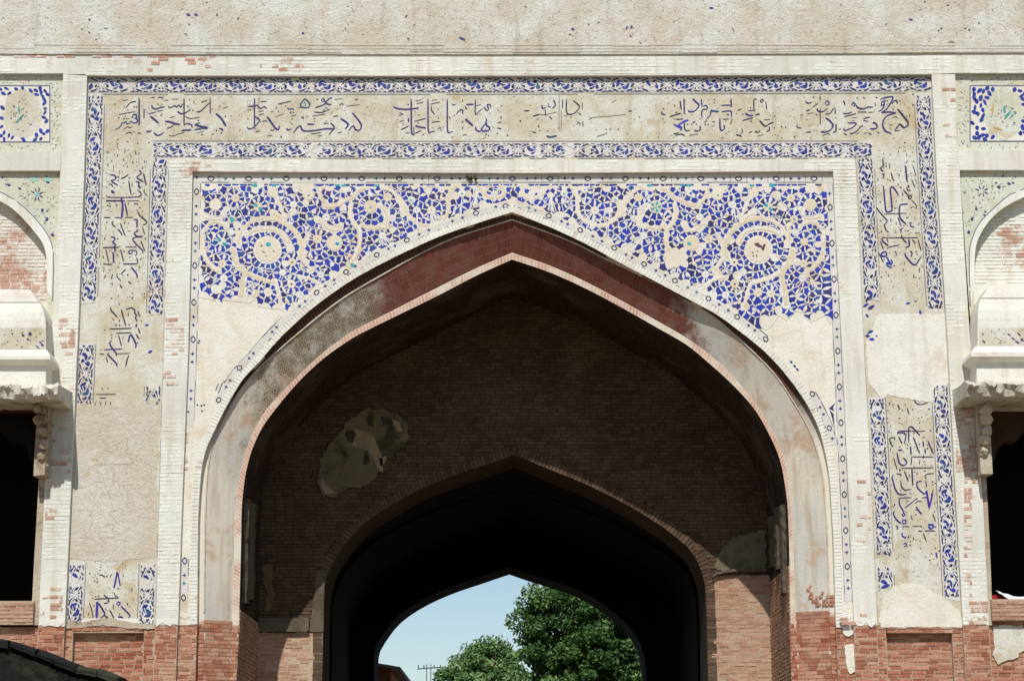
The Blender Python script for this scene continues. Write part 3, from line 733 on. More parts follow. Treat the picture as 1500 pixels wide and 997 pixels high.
# ------------------------------------------------------------------ tile colours
COB = [(22, 44, 146), (26, 50, 156), (24, 38, 122), (34, 56, 160), (24, 62, 150)]
IND = [(40, 38, 108), (52, 44, 120), (34, 38, 92), (54, 52, 110)]
TUR = [(20, 150, 170), (40, 160, 168)]
def tc(kind=None):
    if kind == 't': return lin(R.choice(TUR))
    if kind == 'd': return lin(R.choice(IND))
    if kind == 'k': return lin((58, 60, 74))
    return lin(R.choice(COB if R.random() < .72 else IND))
def raised(mb, poly_px, y, th, c):
    mb.prism(W2(poly_px, y), y - th, y + .002, c)
def ell(cx, cy, a, b, ang, n=8, pinch=0.0):
    ca, sa = math.cos(ang), math.sin(ang); out = []
    for k in range(n):
        t = 2 * math.pi * k / n; x = a * math.cos(t); yy = b * math.sin(t) * (1 - pinch * abs(math.cos(t)))
        out.append((cx + x * ca - yy * sa, cy + x * sa + yy * ca))
    return out

# ------------------------------------------------------------------ spandrel mosaic: pieces between scrolling vines
top_line = 269.5
archL = smooth_line(A_L, 6); archR = smooth_line(A_R, 6)
ros = [(316, 300, 8.5, ''), (452, 285, 8, 'g'), (543, 303, 9, 'g'), (632, 308, 6.5, ''), (392, 366, 20, 'R'), (490, 356, 11, 't'), (340, 321, 6, 'T'), (378, 303, 7, 'TT'),
       (325, 354, 6, 'TT'), (326, 386, 6, ''), (345, 290, 6, ''), (328, 408, 5, ''), (374, 430, 6, ''), (428, 384, 6, 'k'), (414, 399, 4, ''), (393, 428, 6.5, ''), (427, 416, 6, 'k'), (465, 350, 7, ''),
       (512, 387, 5.5, 't'), (470, 402, 5, ''), (677, 283, 5, 'g'), (647, 278, 4.5, ''), (697, 286, 3.5, ''), (724, 284, 4.5, ''), (568, 289, 6.5, ''), (400, 282, 7, ''), (360, 341, 5, ''), (478, 318, 5, ''),
       (610, 308, 4.5, ''), (602, 292, 4, 'g'), (560, 345, 5, ''), (575, 320, 4.5, ''), (440, 432, 5, ''), (340, 340, 4, ''), (500, 268, 4, 't'), (555, 268, 4, 't'), (370, 270, 4, 't'), (460, 440, 4, ''), (430, 300, 5, ''), (540, 372, 4, '')]
vines = [([(342, 365), (346, 384), (357, 397), (357, 411), (353, 430), (352, 446)], 5.2), ([(357, 397), (374, 405), (390, 411), (401, 414)], 3.6), ([(297, 350), (297, 366), (302, 379), (310, 390), (320, 397)], 3.2),
         ([(385, 320), (403, 321), (417, 327), (431, 338), (440, 352), (442, 366), (438, 378)], 4.2), ([(417, 327), (412, 318), (400, 312)], 2.6), ([(349, 360), (350, 346), (357, 334), (370, 324), (385, 320)], 2.2), ([(347, 330), (347, 352)], 2.0),
         ([(478, 302), (496, 299), (507, 293), (516, 289), (524, 281), (536, 275)], 3.6), ([(514, 300), (513, 314), (518, 326), (526, 337), (527, 352), (524, 366), (517, 380)], 3.4), ([(560, 274), (572, 278), (582, 288), (588, 300), (590, 312)], 2.8),
         ([(529, 330), (543, 334), (558, 332)], 2.8), ([(593, 300), (597, 313), (605, 323), (620, 330), (637, 328), (652, 318), (657, 305), (657, 290), (662, 277), (674, 270), (690, 269), (702, 275), (710, 285), (722, 290), (734, 288), (739, 280), (733, 272), (721, 270), (711, 275)], 2.6),
         ([(442, 280), (436, 270)], 2), ([(466, 275), (470, 288), (478, 299)], 2.2), ([(452, 345), (444, 360), (446, 380), (456, 396)], 2.0), ([(405, 418), (409, 432), (412, 448)], 2.2), ([(395, 275), (405, 290), (412, 305), (416, 318)], 2.0), ([(300, 335), (312, 325), (330, 330)], 2.0),
         ([(362, 345), (372, 338), (392, 336), (410, 341), (420, 355)], 1.6), ([(300, 318), (322, 320), (330, 306)], 1.4), ([(440, 405), (458, 410), (474, 424)], 1.8), ([(556, 300), (566, 312), (566, 330)], 1.4), ([(500, 330), (490, 338), (478, 332), (466, 320)], 1.4)]
inside_top = lambda x: not any(a < x < b for a, b in ((366, 376), (396, 408), (488, 500), (546, 560)))
def mosaic(side):
    """sites: kept (tile) or dropped (cream ground)"""
    arch = archL if side < 0 else archR
    fx = (lambda x: x) if side < 0 else (lambda x: 1503.5 - x)
    jx = R.uniform(-1, 1)
    keep, drop = [], []
    for cx, cy, r, f in ros:
        drop.append((cx, cy)); n = max(5, int(2 * math.pi * (r + 4.2) / 7.6)); a0 = R.uniform(0, 1)
        for k in range(n):
            t = a0 + 2 * math.pi * k / n; keep.append((cx + (r + 4.2) * math.cos(t), cy + (r + 4.2) * math.sin(t), 1))
        if r > 7:
            rr = r - 4.2
            while rr > 3:
                for k in range(n): t = a0 + 2 * math.pi * (k) / n; drop.append((cx + rr * math.cos(t), cy + rr * math.sin(t)))
                rr -= 5
        else:
            pass
    for pts, w in vines:
        q = smooth_line(pts, 4.0)
        for i, (x, yy) in enumerate(q):
            drop.append((x, yy))
            if i % 2 == 0 and i + 1 < len(q):
                t = Vector((q[i + 1][0] - x, q[i + 1][1] - yy)).normalized(); nn = Vector((-t.y, t.x))
                for s in (-1, 1): keep.append((x + nn.x * s * (w * 1.2 + 1.4), yy + nn.y * s * (w * 1.2 + 1.4), 0))
    P_ = [];
    def ok(x, yy, d): return all((x - a) ** 2 + (yy - b) ** 2 > d * d for a, b, *_ in P_)
    dr = np.array(drop)
    def okd(x, yy, d): return (np.hypot(dr[:, 0] - x, dr[:, 1] - yy) > d).all()
    for x, yy, pr in sorted(keep, key=lambda q: -q[2]):
        if okd(x, yy, 3.4) and ok(x, yy, 6.2): P_.append((x + R.uniform(-.8, .8), yy + R.uniform(-.8, .8)))
    tries = 0
    while tries < 14000:
        x = R.uniform(288, 760); yy = R.uniform(266, 470); tries += 1
        if okd(x, yy, 5.0) and ok(x, yy, R.uniform(6.6, 11.5)): P_.append((x, yy))
    kp = [(fx(x) + (jx if side > 0 else 0), yy) for x, yy in P_]; dp = [(fx(x) + (jx if side > 0 else 0), yy) for x, yy in drop]
    allp = np.array(kp + dp)
    ap = np.array(arch)
    tiles = []
    x_in = lambda yy: (lx('L2', yy) + 14.5) if side < 0 else (lx('R2', yy) - 10.5)
    for i, (x, yy) in enumerate(kp):
        # limits of what survives
        if side < 0:
            lim = lerp_pts([(432, 280), (436, 305), (441, 318), (434, 340), (438, 362), (434, 372), (447, 390), (449, 412), (462, 430), (470, 760)], x) if False else np.interp(x, [280, 305, 320, 330, 345, 362, 372, 388, 412, 430, 760], [433, 436, 444, 432, 437, 439, 434, 447, 449, 470, 500])
        else:
            lim = np.interp(x, [740, 1090, 1120, 1128, 1140, 1150, 1170, 1185, 1205, 1215, 1230], [500, 500, 478, 474, 456, 468, 452, 470, 448, 472, 468])
            if ((x - 992) / 17) ** 2 + ((yy - 378) / 15) ** 2 < 1: continue
            if ((x - 1020) / 14) ** 2 + ((yy - 362) / 8) ** 2 < 1: continue
        if yy > lim + R.uniform(-3, 3): continue
        d = np.hypot(ap[:, 0] - x, ap[:, 1] - yy); k = int(np.argmin(d)); k0, k1 = max(0, k - 1), min(len(ap) - 1, k + 1)
        t = ap[k1] - ap[k0]; t /= np.hypot(*t); nn = np.array([t[1], -t[0]])
        if nn[1] > 0: nn = -nn            # outward from the opening (up)
        if abs(t[1]) > .9: nn = np.array([-1.0, 0]) if side < 0 else np.array([1.0, 0])
        sd = float(np.dot(np.array([x, yy]) - ap[k], nn)); bw_ = 20.5 + R.uniform(0, 2.5)
        if sd < bw_: continue
        if (side < 0 and x > 753) or (side > 0 and x < 748): continue
        if yy < top_line + 6: continue
        xe = x_in(yy)
        if (side < 0 and x < xe + 1) or (side > 0 and x > xe - 1): continue
        poly = [(x - 11, yy - 11), (x + 11, yy - 11), (x + 11, yy + 11), (x - 11, yy + 11)]
        planes = []
        if yy < 278: yy_top = True
        dd = np.hypot(allp[:, 0] - x, allp[:, 1] - yy); near = np.argsort(dd)[1:22]
        for j in near:
            q = allp[j]; v = q - np.array([x, yy]); L_ = np.hypot(*v)
            if L_ < 1e-6 or L_ > 24: continue
            planes.append((v / L_, L_ / 2 - (.42 + R.uniform(-.1, .2))))
        planes.append((np.array([0, -1.0]), yy - top_line - 3.2)); planes.append((-nn, sd - 19.5))
        planes.append((np.array([-1.0, 0]), x - xe) if side < 0 else (np.array([1.0, 0]), xe - x))
        for v, dist in planes:
            new = []
            for a in range(len(poly)):
                p0, p1 = poly[a], poly[(a + 1) % len(poly)]
                s0 = (p0[0] - x) * v[0] + (p0[1] - yy) * v[1] - dist; s1 = (p1[0] - x) * v[0] + (p1[1] - yy) * v[1] - dist
                if s0 <= 0: new.append(p0)
                if (s0 < 0) != (s1 < 0):
                    u = s0 / (s0 - s1); new.append((p0[0] + (p1[0] - p0[0]) * u, p0[1] + (p1[1] - p0[1]) * u))
            poly = new
            if len(poly) < 3: break
        if len(poly) < 3: continue
        ar = abs(sum(poly[a][0] * poly[(a + 1) % len(poly)][1] - poly[(a + 1) % len(poly)][0] * poly[a][1] for a in range(len(poly)))) / 2
        if ar < 7 or ar > 150: continue
        if R.random() < .03 + (.08 if ar < 12 else 0): continue
        q = []
        cx_, cy_ = x, yy; r = 0
        for a in range(len(poly)):
            p0, p1 = poly[a], poly[(a + 1) % len(poly)]; L_ = math.hypot(p1[0] - p0[0], p1[1] - p0[1])
            q.append(p0)
            if L_ < 3: continue
            mx, my = (p0[0] + p1[0]) / 2, (p0[1] + p1[1]) / 2; best = None
            for j in near:
                qq = allp[j]; vx, vy = qq[0] - x, qq[1] - yy; D_ = math.hypot(vx, vy)
                if D_ < 1e-6: continue
                e_ = abs(((mx - x) * vx + (my - yy) * vy) / D_ - (D_ / 2 - .45))
                if best is None or e_ < best[0]: best = (e_, j, vx / D_, vy / D_)
            if best is None or best[0] > .9: continue
            j = int(best[1]); lo_, hi_ = min(i, j), max(i, j); sg = 1 if i < j else -1; hsh = ((lo_ * 7919 + hi_ * 104729) % 1000) / 1000 - .5
            am = -(.05 + .17 * (hsh + .5)) * L_
            for t_, f_ in ((.28, .78), (.5, 1.0), (.72, .78)): q.append((p0[0] + (p1[0] - p0[0]) * t_ + best[2] * am * f_, p0[1] + (p1[1] - p0[1]) * t_ + best[3] * am * f_))
        for a in range(0):
            p0, p1 = poly[a], poly[(a + 1) % len(poly)]
            if math.hypot(p0[0] - p1[0], p0[1] - p1[1]) < 1.0: q.append(((p0[0] + p1[0]) / 2, (p0[1] + p1[1]) / 2)); continue
            q.append((p0[0] * (1 - r) + p1[0] * r, p0[1] * (1 - r) + p1[1] * r)); q.append((p0[0] * r + p1[0] * (1 - r), p0[1] * r + p1[1] * (1 - r)))
        # some pieces are notched into leaf shapes
        if False:
            c_ = (sum(p[0] for p in q) / len(q), sum(p[1] for p in q) / len(q)); a = R.randrange(len(q))
            q[a] = (q[a][0] * .5 + c_[0] * .5, q[a][1] * .5 + c_[1] * .5)
        near_r = min(math.hypot(x - fx(c[0]), yy - c[1]) - c[2] for c in ros)
        tiles.append((ar, q, tc() if R.random() > .10 else lin((44, 70, 140))))
    x = 300.0
    while x < 750:
        w = R.uniform(6, 17); a_, b_ = fx(x), fx(min(x + w - 1.2, 750))
        if inside_top(x) and R.random() < .86: tiles.append((w * 2, [(a_, top_line), (b_, top_line), (b_ + R.uniform(-1, 1), top_line + R.uniform(1.6, 3.4)), ((a_ + b_) / 2, top_line + R.uniform(1.4, 4)), (a_ + R.uniform(-1, 1), top_line + R.uniform(1.6, 3.4))], tc()))
        x += w
    return tiles
allt = []
for side, nm in ((-1, 'left'), (1, 'right')):
    # cream ground of the mosaic, slightly proud, with the lower edge ragged
    if side < 0:
        bot = [(lx('L2', 436) + 14, 436), (306, 438), (316, 441), (322, 449), (327, 440), (345, 442), (366, 444), (373, 438), (378, 449), (398, 452), (411, 453), (417, 457)]
        a_ = [q for q in archL if q[0] > 405]
        up_ = [(x + (-.66 * 1.0) * 17 * s_, yy - c_ * 17) for (x, yy), s_, c_ in [((x, yy), .85 if x < 500 else .55, .8 if x < 500 else .93) for x, yy in a_]]
        poly = [(lx('L2', 269) + 13.5, 268.5), (750, 268.5)] + [q for q in up_[::-1] if q[1] > 271 and q[0] > 405] + bot[::-1]
    else:
        bot = [(1216, 474), (1208, 462), (1200, 466), (1188, 473), (1175, 458), (1165, 456), (1152, 470), (1142, 462), (1130, 478), (1122, 484), (1112, 478)]
        a_ = [q for q in archR if q[0] < 1104]
        up_ = [(x + .66 * 17 * (.85 if x > 1010 else .55), yy - (.8 if x > 1010 else .93) * 17) for x, yy in a_]
        poly = [(1210, 268.5)] + [(lx('R2', y_) - 10, y_) for y_ in (330, 400, 470)] + bot + [q for q in up_[::-1] if q[1] > 271 and q[0] < 1108] + [(750, 268.5)]
    mb = MB(); mb.prism(W2(poly, YA), YA - .004, YA + .005); grd = mb.build('mosaic_panel', M['inlay_ground'], gate, label='cream %s spandrel ground packed with cobalt pieces, scrolling vines and rosettes' % nm)
    for t in mosaic(side): allt.append((t, grd))
allt.sort(key=lambda q: -q[0][0])
smallt = {}
for k, ((ar, q, c), grd) in enumerate(allt):
    if k < 298:
        mb = MB(); raised(mb, q, YA - .004, .0018 + R.uniform(-.0006, .0006), c); mb.build('mosaic_tile', M['tile'], grd)
    else:
        raised(smallt.setdefault('x', MB()), q, YA - .004, .0018 + R.uniform(-.0006, .0006), c)
smallt['x'].build('mosaic_tilework', M['tile'], gate, kind='stuff')
# cream and beige inlay laid between the blue pieces: vines, rosettes, small blossoms and leaf outlines
YV = YA - .0068
inlay = MB(); lvl = [0]
CR = [(216, 202, 176), (208, 192, 162), (220, 208, 186), (212, 196, 168)]; WH = [(216, 213, 208), (208, 205, 202), (220, 216, 206)]
def inside_mosaic(x, yy, side, m=21.5):
    if yy < 270.5: return False
    arch = archL if side < 0 else archR
    ap = np.array(arch); d = np.hypot(ap[:, 0] - x, ap[:, 1] - yy); k = int(np.argmin(d))
    if d[k] < m or yy > ap[k][1] + 3: return False
    if side < 0: return lx('L2', yy) + 16 < x < 752 and yy < np.interp(x, [280, 305, 320, 330, 345, 362, 372, 388, 412, 430, 760], [430, 433, 441, 430, 434, 436, 432, 444, 447, 470, 500])
    if ((x - 992) / 17) ** 2 + ((yy - 378) / 15) ** 2 < 1: return False
    return 750 < x < lx('R2', yy) - 12 and yy < np.interp(x, [740, 1090, 1120, 1128, 1140, 1150, 1170, 1185, 1205, 1215, 1230], [500, 500, 476, 472, 454, 464, 450, 467, 446, 468, 466])
def band(pts, w0, w1, c, side):
    q = smooth_line(pts, 2.6); lvl[0] = (lvl[0] + 1) % 9; y_ = YV - R.uniform(0, .001)
    run = []
    def flush():
        if len(run) > 1:
            n = len(run); L2_ = [P(a, b, y_) for a, b, _, _ in run] + [P(a, b, y_) for _, _, a, b in run]
            vs = [(x, y_, z) for x, _, z in L2_] + [(x, YA - .003, z) for x, _, z in L2_]
            fs = []
            for i in range(n - 1): fs += [(i, n + i, n + i + 1, i + 1), (i, i + 1, 2 * n + i + 1, 2 * n + i), (n + i, 3 * n + i, 3 * n + i + 1, n + i + 1)]
            inlay.add(vs, fs, lin(c))
        run.clear()
    for i, (x, yy) in enumerate(q):
        if not inside_mosaic(x, yy, side): flush(); continue
        a = q[max(0, i - 1)]; b = q[min(len(q) - 1, i + 1)]; t = Vector((b[0] - a[0], b[1] - a[1]))
        if t.length < 1e-6: continue
        t.normalize(); nn = Vector((-t.y, t.x)); u = i / max(1, len(q) - 1); w = (w0 + (w1 - w0) * u) / 2 * (.75 + .25 * min(1, 8 * min(u, 1 - u) + .2))
        run.append((x + nn.x * w, yy + nn.y * w, x - nn.x * w, yy - nn.y * w))
    flush()
def scallop(x, yy, r, np_, c, side, depth=.2):
    if not inside_mosaic(x, yy, side, 20): return
    lvl[0] = (lvl[0] + 1) % 9; n = np_ * 4; a0 = R.uniform(0, 3)
    pts = [(x + r * (1 - depth + depth * abs(math.cos(np_ * (2 * math.pi * k / n) / 2 + a0))) * math.cos(2 * math.pi * k / n), yy + r * (1 - depth + depth * abs(math.cos(np_ * (2 * math.pi * k / n) / 2 + a0))) * math.sin(2 * math.pi * k / n)) for k in range(n)]
    inlay.prism(W2(pts, YV), YV - R.uniform(0, .001), YA - .003, lin(c))
RS = random.Random(23)
leafs = []
for _ in range(900):
    x, yy = RS.uniform(296, 750), RS.uniform(272, 455)
    if all(math.hypot(x - a, yy - b) > 10.5 for a, b in leafs) and all(math.hypot(x - c[0], yy - c[1]) > c[2] + 7 for c in ros): leafs.append((x, yy))
for side in (-1, 1):
    fx = (lambda x: x) if side < 0 else (lambda x: 1503.5 - x)
    for pts, w in vines: band([(fx(a) + R.uniform(-.6, .6), b + R.uniform(-.6, .6)) for a, b in pts], w * 1.35 + .4, w * 1.1, R.choice(CR), side)
    for cx, cy, r, f in ros:
        if r > 12: continue
        scallop(fx(cx), cy, r * .95 + .6, max(6, int(r * 1.1)), R.choice(CR if r > 5 else WH), side, .24)
        if r > 5.5:      # stem curling round the flower
            a0 = R.uniform(0, 6.28); rr = r + 7.5
            for k_, sp in ((1.25, 1.9), (1.0, 4.2)):
                band([(fx(cx) + (rr + 2.5 * u_ * k_) * math.cos(a0 + sp + u_ * 2.2), cy + (rr + 2.5 * u_ * k_) * math.sin(a0 + sp + u_ * 2.2)) for u_ in (0, .25, .5, .75, 1)], 1.5, .9, R.choice(WH), side)
    scallop(fx(392), 366, 18.5, 14, (214, 202, 178), side, .16)
    for t0, t1, rr in ((-1.9, -.6, 31),):
        band([(fx(392 + rr * math.cos(t0 + (t1 - t0) * u_)), 366 + rr * math.sin(t0 + (t1 - t0) * u_)) for u_ in (0, .2, .4, .6, .8, 1)], 1.6, 1.0, R.choice(WH), side)
    for x, yy in leafs:
        x = fx(x) + R.uniform(-1.5, 1.5); yy += R.uniform(-1.5, 1.5); a0 = R.uniform(0, 6.28); k = R.random()
        if k < .26: scallop(x, yy, R.uniform(2.8, 4.2), 5, R.choice(CR + WH), side, .35)
        else:            # forked leaf outline
            for s_ in (-1, 1):
                L_ = R.uniform(7, 13); c_ = s_ * R.uniform(.3, .95)
                band([(x, yy), (x + L_ * .5 * math.cos(a0 + c_ * .5), yy + L_ * .5 * math.sin(a0 + c_ * .5)), (x + L_ * math.cos(a0 + c_), yy + L_ * math.sin(a0 + c_))], 2.5, .8, R.choice(WH + CR[:2]), side)
    for j, (xa, ya) in enumerate(leafs[:90]):   # tendrils to the nearest flower
        c = min(ros, key=lambda q: math.hypot(q[0] - xa, q[1] - ya)); m_ = ((xa + c[0]) / 2 + R.uniform(-5, 5), (ya + c[1]) / 2 + R.uniform(-5, 5))
        band([(fx(xa), ya), (fx(m_[0]), m_[1]), (fx(c[0]), c[1])], 1.3, 1.1, R.choice(WH), side)
# hearts of the flowers, on top
heart = MB()
for side in (-1, 1):
    fx = (lambda x: x) if side < 0 else (lambda x: 1503.5 - x)
    def hp(x, yy, a, b, g, c, n=6):
        if inside_mosaic(x, yy, side, 19): heart.prism(W2(ell(x, yy, a, b, g, n), YV), YV - .0016 - R.uniform(0, .0004), YV, c)
    for cx, cy, r, f in ros:
        c = fx(cx)
        if f == 'T': heart.prism(W2([(c - 5, cy - 5), (c + 5, cy), (c - 1, cy + 6)], YV), YV - .0016 - R.uniform(0, .0004), YV, tc('t')) if side < 0 else hp(c, cy, 2.4, 1.4, .5, tc('t'))
        if f == 't': hp(c + (4 if side < 0 else -4), cy + 1, 3.4, 2.8, .2, tc('t'))
        if f == 'TT' and (side < 0 or cy < 320): hp(c - 3.5, cy - 2.5, 3.4, 2.6, .5, tc('t')); hp(c + 3.5, cy + 3, 3.4, 2.8, .5, tc('t'))
        if f == 'g': hp(c, cy + 1, 2, 1.6, 0, lin((90, 160, 150)))
        if f == 'g' and side > 0 and abs(cx - 543) < 2:
            for k in range(5): hp(c + 5.5 * math.cos(k * 1.257), cy + 5.5 * math.sin(k * 1.257), 2.8, 2.2, k * 1.257, tc('t'))
        if f == 'k': hp(c, cy, 1.6, 1.5, 0, lin((70, 50, 40)))
        if f == '' and 4 < r < 8: hp(c, cy, 1.0, .9, 0, lin(R.choice([(190, 160, 120), (120, 110, 90)])))
        if f == 'R':
            if side < 0:
                for dx, dy, a, b, an, cc in ((1, -8, 4.4, 3.4, 0, tc('t')), (-9, -6, 1.5, 1.5, 0, lin((60, 40, 34))), (-6, 3, 3.2, 1, .5, lin((120, 96, 84))), (9, 2, 1.8, .8, 1, lin((70, 50, 44))), (-2, 9, 2, .7, .4, lin((150, 128, 104)))): hp(c + dx, cy + dy, a, b, an, cc)
            else:
                for dx, dy, a, b, an in ((0, -6, 6, 2.4, .3), (6, -2, 3, 2.4, 1.2), (-3, -9, 4, 1.4, -.2), (8, -6, 2, 3, .2), (-9, 4, 2.6, .8, .6), (-3, 9, 2.2, .9, 1.2), (-8, 9, 2, .8, .3), (-2, 2, 1.4, 1, 0)): hp(c + dx, cy + dy, a, b, an, lin((92, 58, 60)), 8)
for side in (-1, 1):
    for xx in (372, 402, 494, 552, 1000 - 0): 
        x_ = xx if side < 0 else 1503.5 - xx
        if 300 < x_ < 1205: heart.prism(W2([(x_ - 4, 270), (x_ + 4, 270), (x_ + 2, 273), (x_ - 3, 273)], YV), YV - .0014, YV, tc('t'))
heart.build('flower_heart', M['tile'], gate, kind='stuff')
inl_m = glaze('cream_inlay_piece', .6)
inlay.build('vine_inlay', inl_m, gate, kind='stuff')

# ------------------------------------------------------------------ diamond borders of the spandrel and the arch
dia = []; small = MB()
def hollow_diamond(x, yy, ang, y=YA, s=1.0, k=1.0):
    o = [(6.2 * s, 0), (3.4, 3.2), (0, 4.4), (-3.4, 3.2), (-6.2 * s, 0), (-3.4, -3.2), (0, -4.4), (3.4, -3.2)]
    ca, sa = math.cos(ang), math.sin(ang); T = lambda p, f: (x + (p[0] * ca - p[1] * sa) * f, yy + (p[0] * sa + p[1] * ca) * f)
    a = W2([T(p, .92 * k) for p in o], y); b = W2([T(p, .55 * k) for p in o], y); n = 8; th = .004
    vs = [(p[0], y - th, p[1]) for p in a] + [(p[0], y - th, p[1]) for p in b] + [(p[0], y + .002, p[1]) for p in a] + [(p[0], y + .002, p[1]) for p in b]
    fs = []
    for i in range(n):
        j = (i + 1) % n; fs += [(i, j, j + n, i + n), (i, i + 2 * n, j + 2 * n, j), (i + n, j + n, j + 3 * n, i + 3 * n)]
    mb = MB(); mb.add(vs, fs, lin(R.choice([(50, 50, 84), (60, 56, 96), (52, 52, 60)]))); mb.build('diamond_tile', M['tile'], span)
def star(x, yy, ang, y=YA, r=3.3, mb=small):
    c = tc('d') if R.random() < .75 else lin((40, 110, 120))
    pts = []
    for k in range(8):
        t = ang + k * math.pi / 4; rr = r * R.uniform(.9, 1.1) if k % 2 == 0 else r * .42
        pts.append((x + rr * math.cos(t), yy + rr * math.sin(t)))
    raised(mb, pts, y, .004, c)
def line(mb, pts, w, y, c=None, th=.003, gaps=0.0, step=None):
    th0 = th; c = c or lin((66, 68, 88))
    for (xa, ya_), (xb, yb_) in zip(pts, pts[1:]):
        if gaps and R.random() < gaps: continue
        L_ = math.hypot(xb - xa, yb_ - ya_)
        if L_ < .01: continue
        th = th0 + R.uniform(-.0006, .0006)
        nx, ny = -(yb_ - ya_) / L_ * w / 2, (xb - xa) / L_ * w / 2
        ex, ey = (xb - xa) / L_ * .3, (yb_ - ya_) / L_ * .3
        mb.prism(W2([(xa - ex + nx, ya_ - ey + ny), (xb + ex + nx, yb_ + ey + ny), (xb + ex - nx, yb_ + ey - ny), (xa - ex - nx, ya_ - ey - ny)], y), y - th, y + .002, c)
lines = MB(); bgs = MB()
def bgstrip(poly, y=YA): bgs.prism(W2(poly, y), y - .003, y + .002)
# top run
bgstrip([(283.5, 257), (1219.5, 256), (1219.5, 268), (285, 268)])
line(lines, [(x, 267.2) for x in range(296, 1212, 20)], 1.0, YA)
for k in range(18):
    x = 309 + k * 55.2
    if x < 1215:
        if not (680 < x < 700): hollow_diamond(x, 261.8, 0)
    for dx in (21.5, 33.5):
        if x + dx < 1212: star(x + dx, 261.8 + R.uniform(-.3, .3), 0)
    for dx in (12, 43): 
        if x + dx < 1212: line(small, [(x + dx, 257.5), (x + dx, 266)], 1.1, YA, c=lin((110, 140, 116)))

for side in (-1, 1):
    if side < 0:
        cx = lambda yy: lx('L2', yy) + 6.6; e0 = lambda yy: lx('L2', yy) + 1.2; e1 = lambda yy: lx('L2', yy) + 12.4; ys = (281, 55 - 1.0); spans = [(269, 626), (818, 897)]
    else:
        cx = lambda yy: lx('R2', yy) - 6.4; e0 = lambda yy: lx('R2', yy) - 1.2; e1 = lambda yy: lx('R2', yy) - 12.0; ys = (304, 52.5); spans = [(269, 884)]
    for a, b in spans:
        yy = a
        pl = [(e0(a), a)]; ln0 = [(e0(y_), y_) for y_ in np.arange(a, b, 12)]; ln1 = [(e1(y_), y_) for y_ in np.arange(max(a, 267), b, 12)]
        line(lines, ln1, 1.0, YA, gaps=.05 if side > 0 else (.12 if b < 600 else .35)); line(lines, ln0, .9, YA, gaps=.1)
        bgstrip([(e0(a), a), (e1(a), a)] + [(e1(y_), y_) for y_ in np.arange(a + 20, b, 20)] + [(e1(b), b), (e0(b), b - 6)] + [(e0(y_), y_) for y_ in np.arange(a + 20, b - 10, 20)][::-1])
    k = 0; yy = ys[0]
    while yy < 890:
        inside_ = any(a <= yy <= b - 4 for a, b in spans)
        lost = (side < 0 and 530 < yy < 812)
        if inside_ and not lost: hollow_diamond(cx(yy), yy, math.pi / 2)
        for f in (.39, .61):
            y2 = yy + ys[1] * f
            if any(a <= y2 <= b - 3 for a, b in spans) and not (side < 0 and y2 > 610 and y2 < 818): star(cx(y2), y2, 0)
            y2 = yy - ys[1] * .39
        if k == 0:
            for f in (.39,): star(cx(yy - ys[1] * f), yy - ys[1] * f, 0)
        yy += ys[1]; k += 1
# along the arch
def off_curve(pts, d, side):
    out = []
    for i, (x, yy) in enumerate(pts):
        a = pts[max(0, i - 1)]; b = pts[min(len(pts) - 1, i + 1)]; t = Vector((b[0] - a[0], b[1] - a[1])).normalized()
        nn = Vector((t.y, -t.x))
        out.append((x + nn.x * d, yy + nn.y * d))
    return out
fullA = smooth_line(A_L, 5) + smooth_line(A_R, 5)[1:]
k_ap = max(range(len(fullA)), key=lambda i: -fullA[i][1])
def on_border(x, yy):
    if x < 752: return yy < 590 and not False
    return yy < 500 or (576 < yy < 652)
for side in (-1, 1):
    half = fullA[:k_ap + 1][::-1] if side < 0 else fullA[k_ap:]
    sgn = 1 if side > 0 else -1
    oc = lambda d: off_curve(half, d * sgn, side)
    inn, mid_, out_ = oc(9.5), oc(14.8), oc(20)
    ok_ = [on_border(*q) for q in mid_]
    if side > 0: # where it meets the side border it merges
        ok_ = [o and q[0] < lx('R2', q[1]) - 14 for o, q in zip(ok_, mid_)]
    for L_, w in ((inn, 1.5), (out_, 1.35)):
        for i in range(len(L_) - 1):
            if ok_[i] and ok_[i + 1] and R.random() > .06 and (L_ is inn or side > 0 or L_[i][1] < 560): line(lines, [L_[i], L_[i + 1]], w, YA)
    for i in range(0, len(inn) - 1):
        if ok_[i] and ok_[i + 1] and R.random() > .02:
            bgstrip([inn[i], inn[i + 1], out_[i + 1], out_[i]])
    s = 0.0; nxt = 0.0; k = 0
    seq = 0
    marks = []
    tot = 0
    for i in range(1, len(mid_)):
        tot += math.hypot(mid_[i][0] - mid_[i - 1][0], mid_[i][1] - mid_[i - 1][1])
        marks.append((tot, mid_[i], math.atan2(mid_[i][1] - mid_[i - 1][1], mid_[i][0] - mid_[i - 1][0]), ok_[i]))
    per = 52.5; d = 4.0 if side < 0 else 4.0 + per * 0.0
    # apex diamond
    pos = [per * j for j in range(0, 20)]
    for t_, kind in [(p, 'd') for p in pos] + [(p + per * .385, 's') for p in pos] + [(p + per * .615, 's') for p in pos]:
        if kind == 'd' and t_ == 0 and side > 0: continue
        m_ = min(marks, key=lambda q: abs(q[0] - t_))
        if abs(m_[0] - t_) > 6 or not m_[3]: continue
        (x, yy) = m_[1]
        if R.random() < (.12 if x < 752 else .05): continue
        if kind == 'd': hollow_diamond(x, yy + (3.5 if t_ == 0 else 0), m_[2] if t_ else 0, s=.85)
        else: star(x, yy, m_[2])
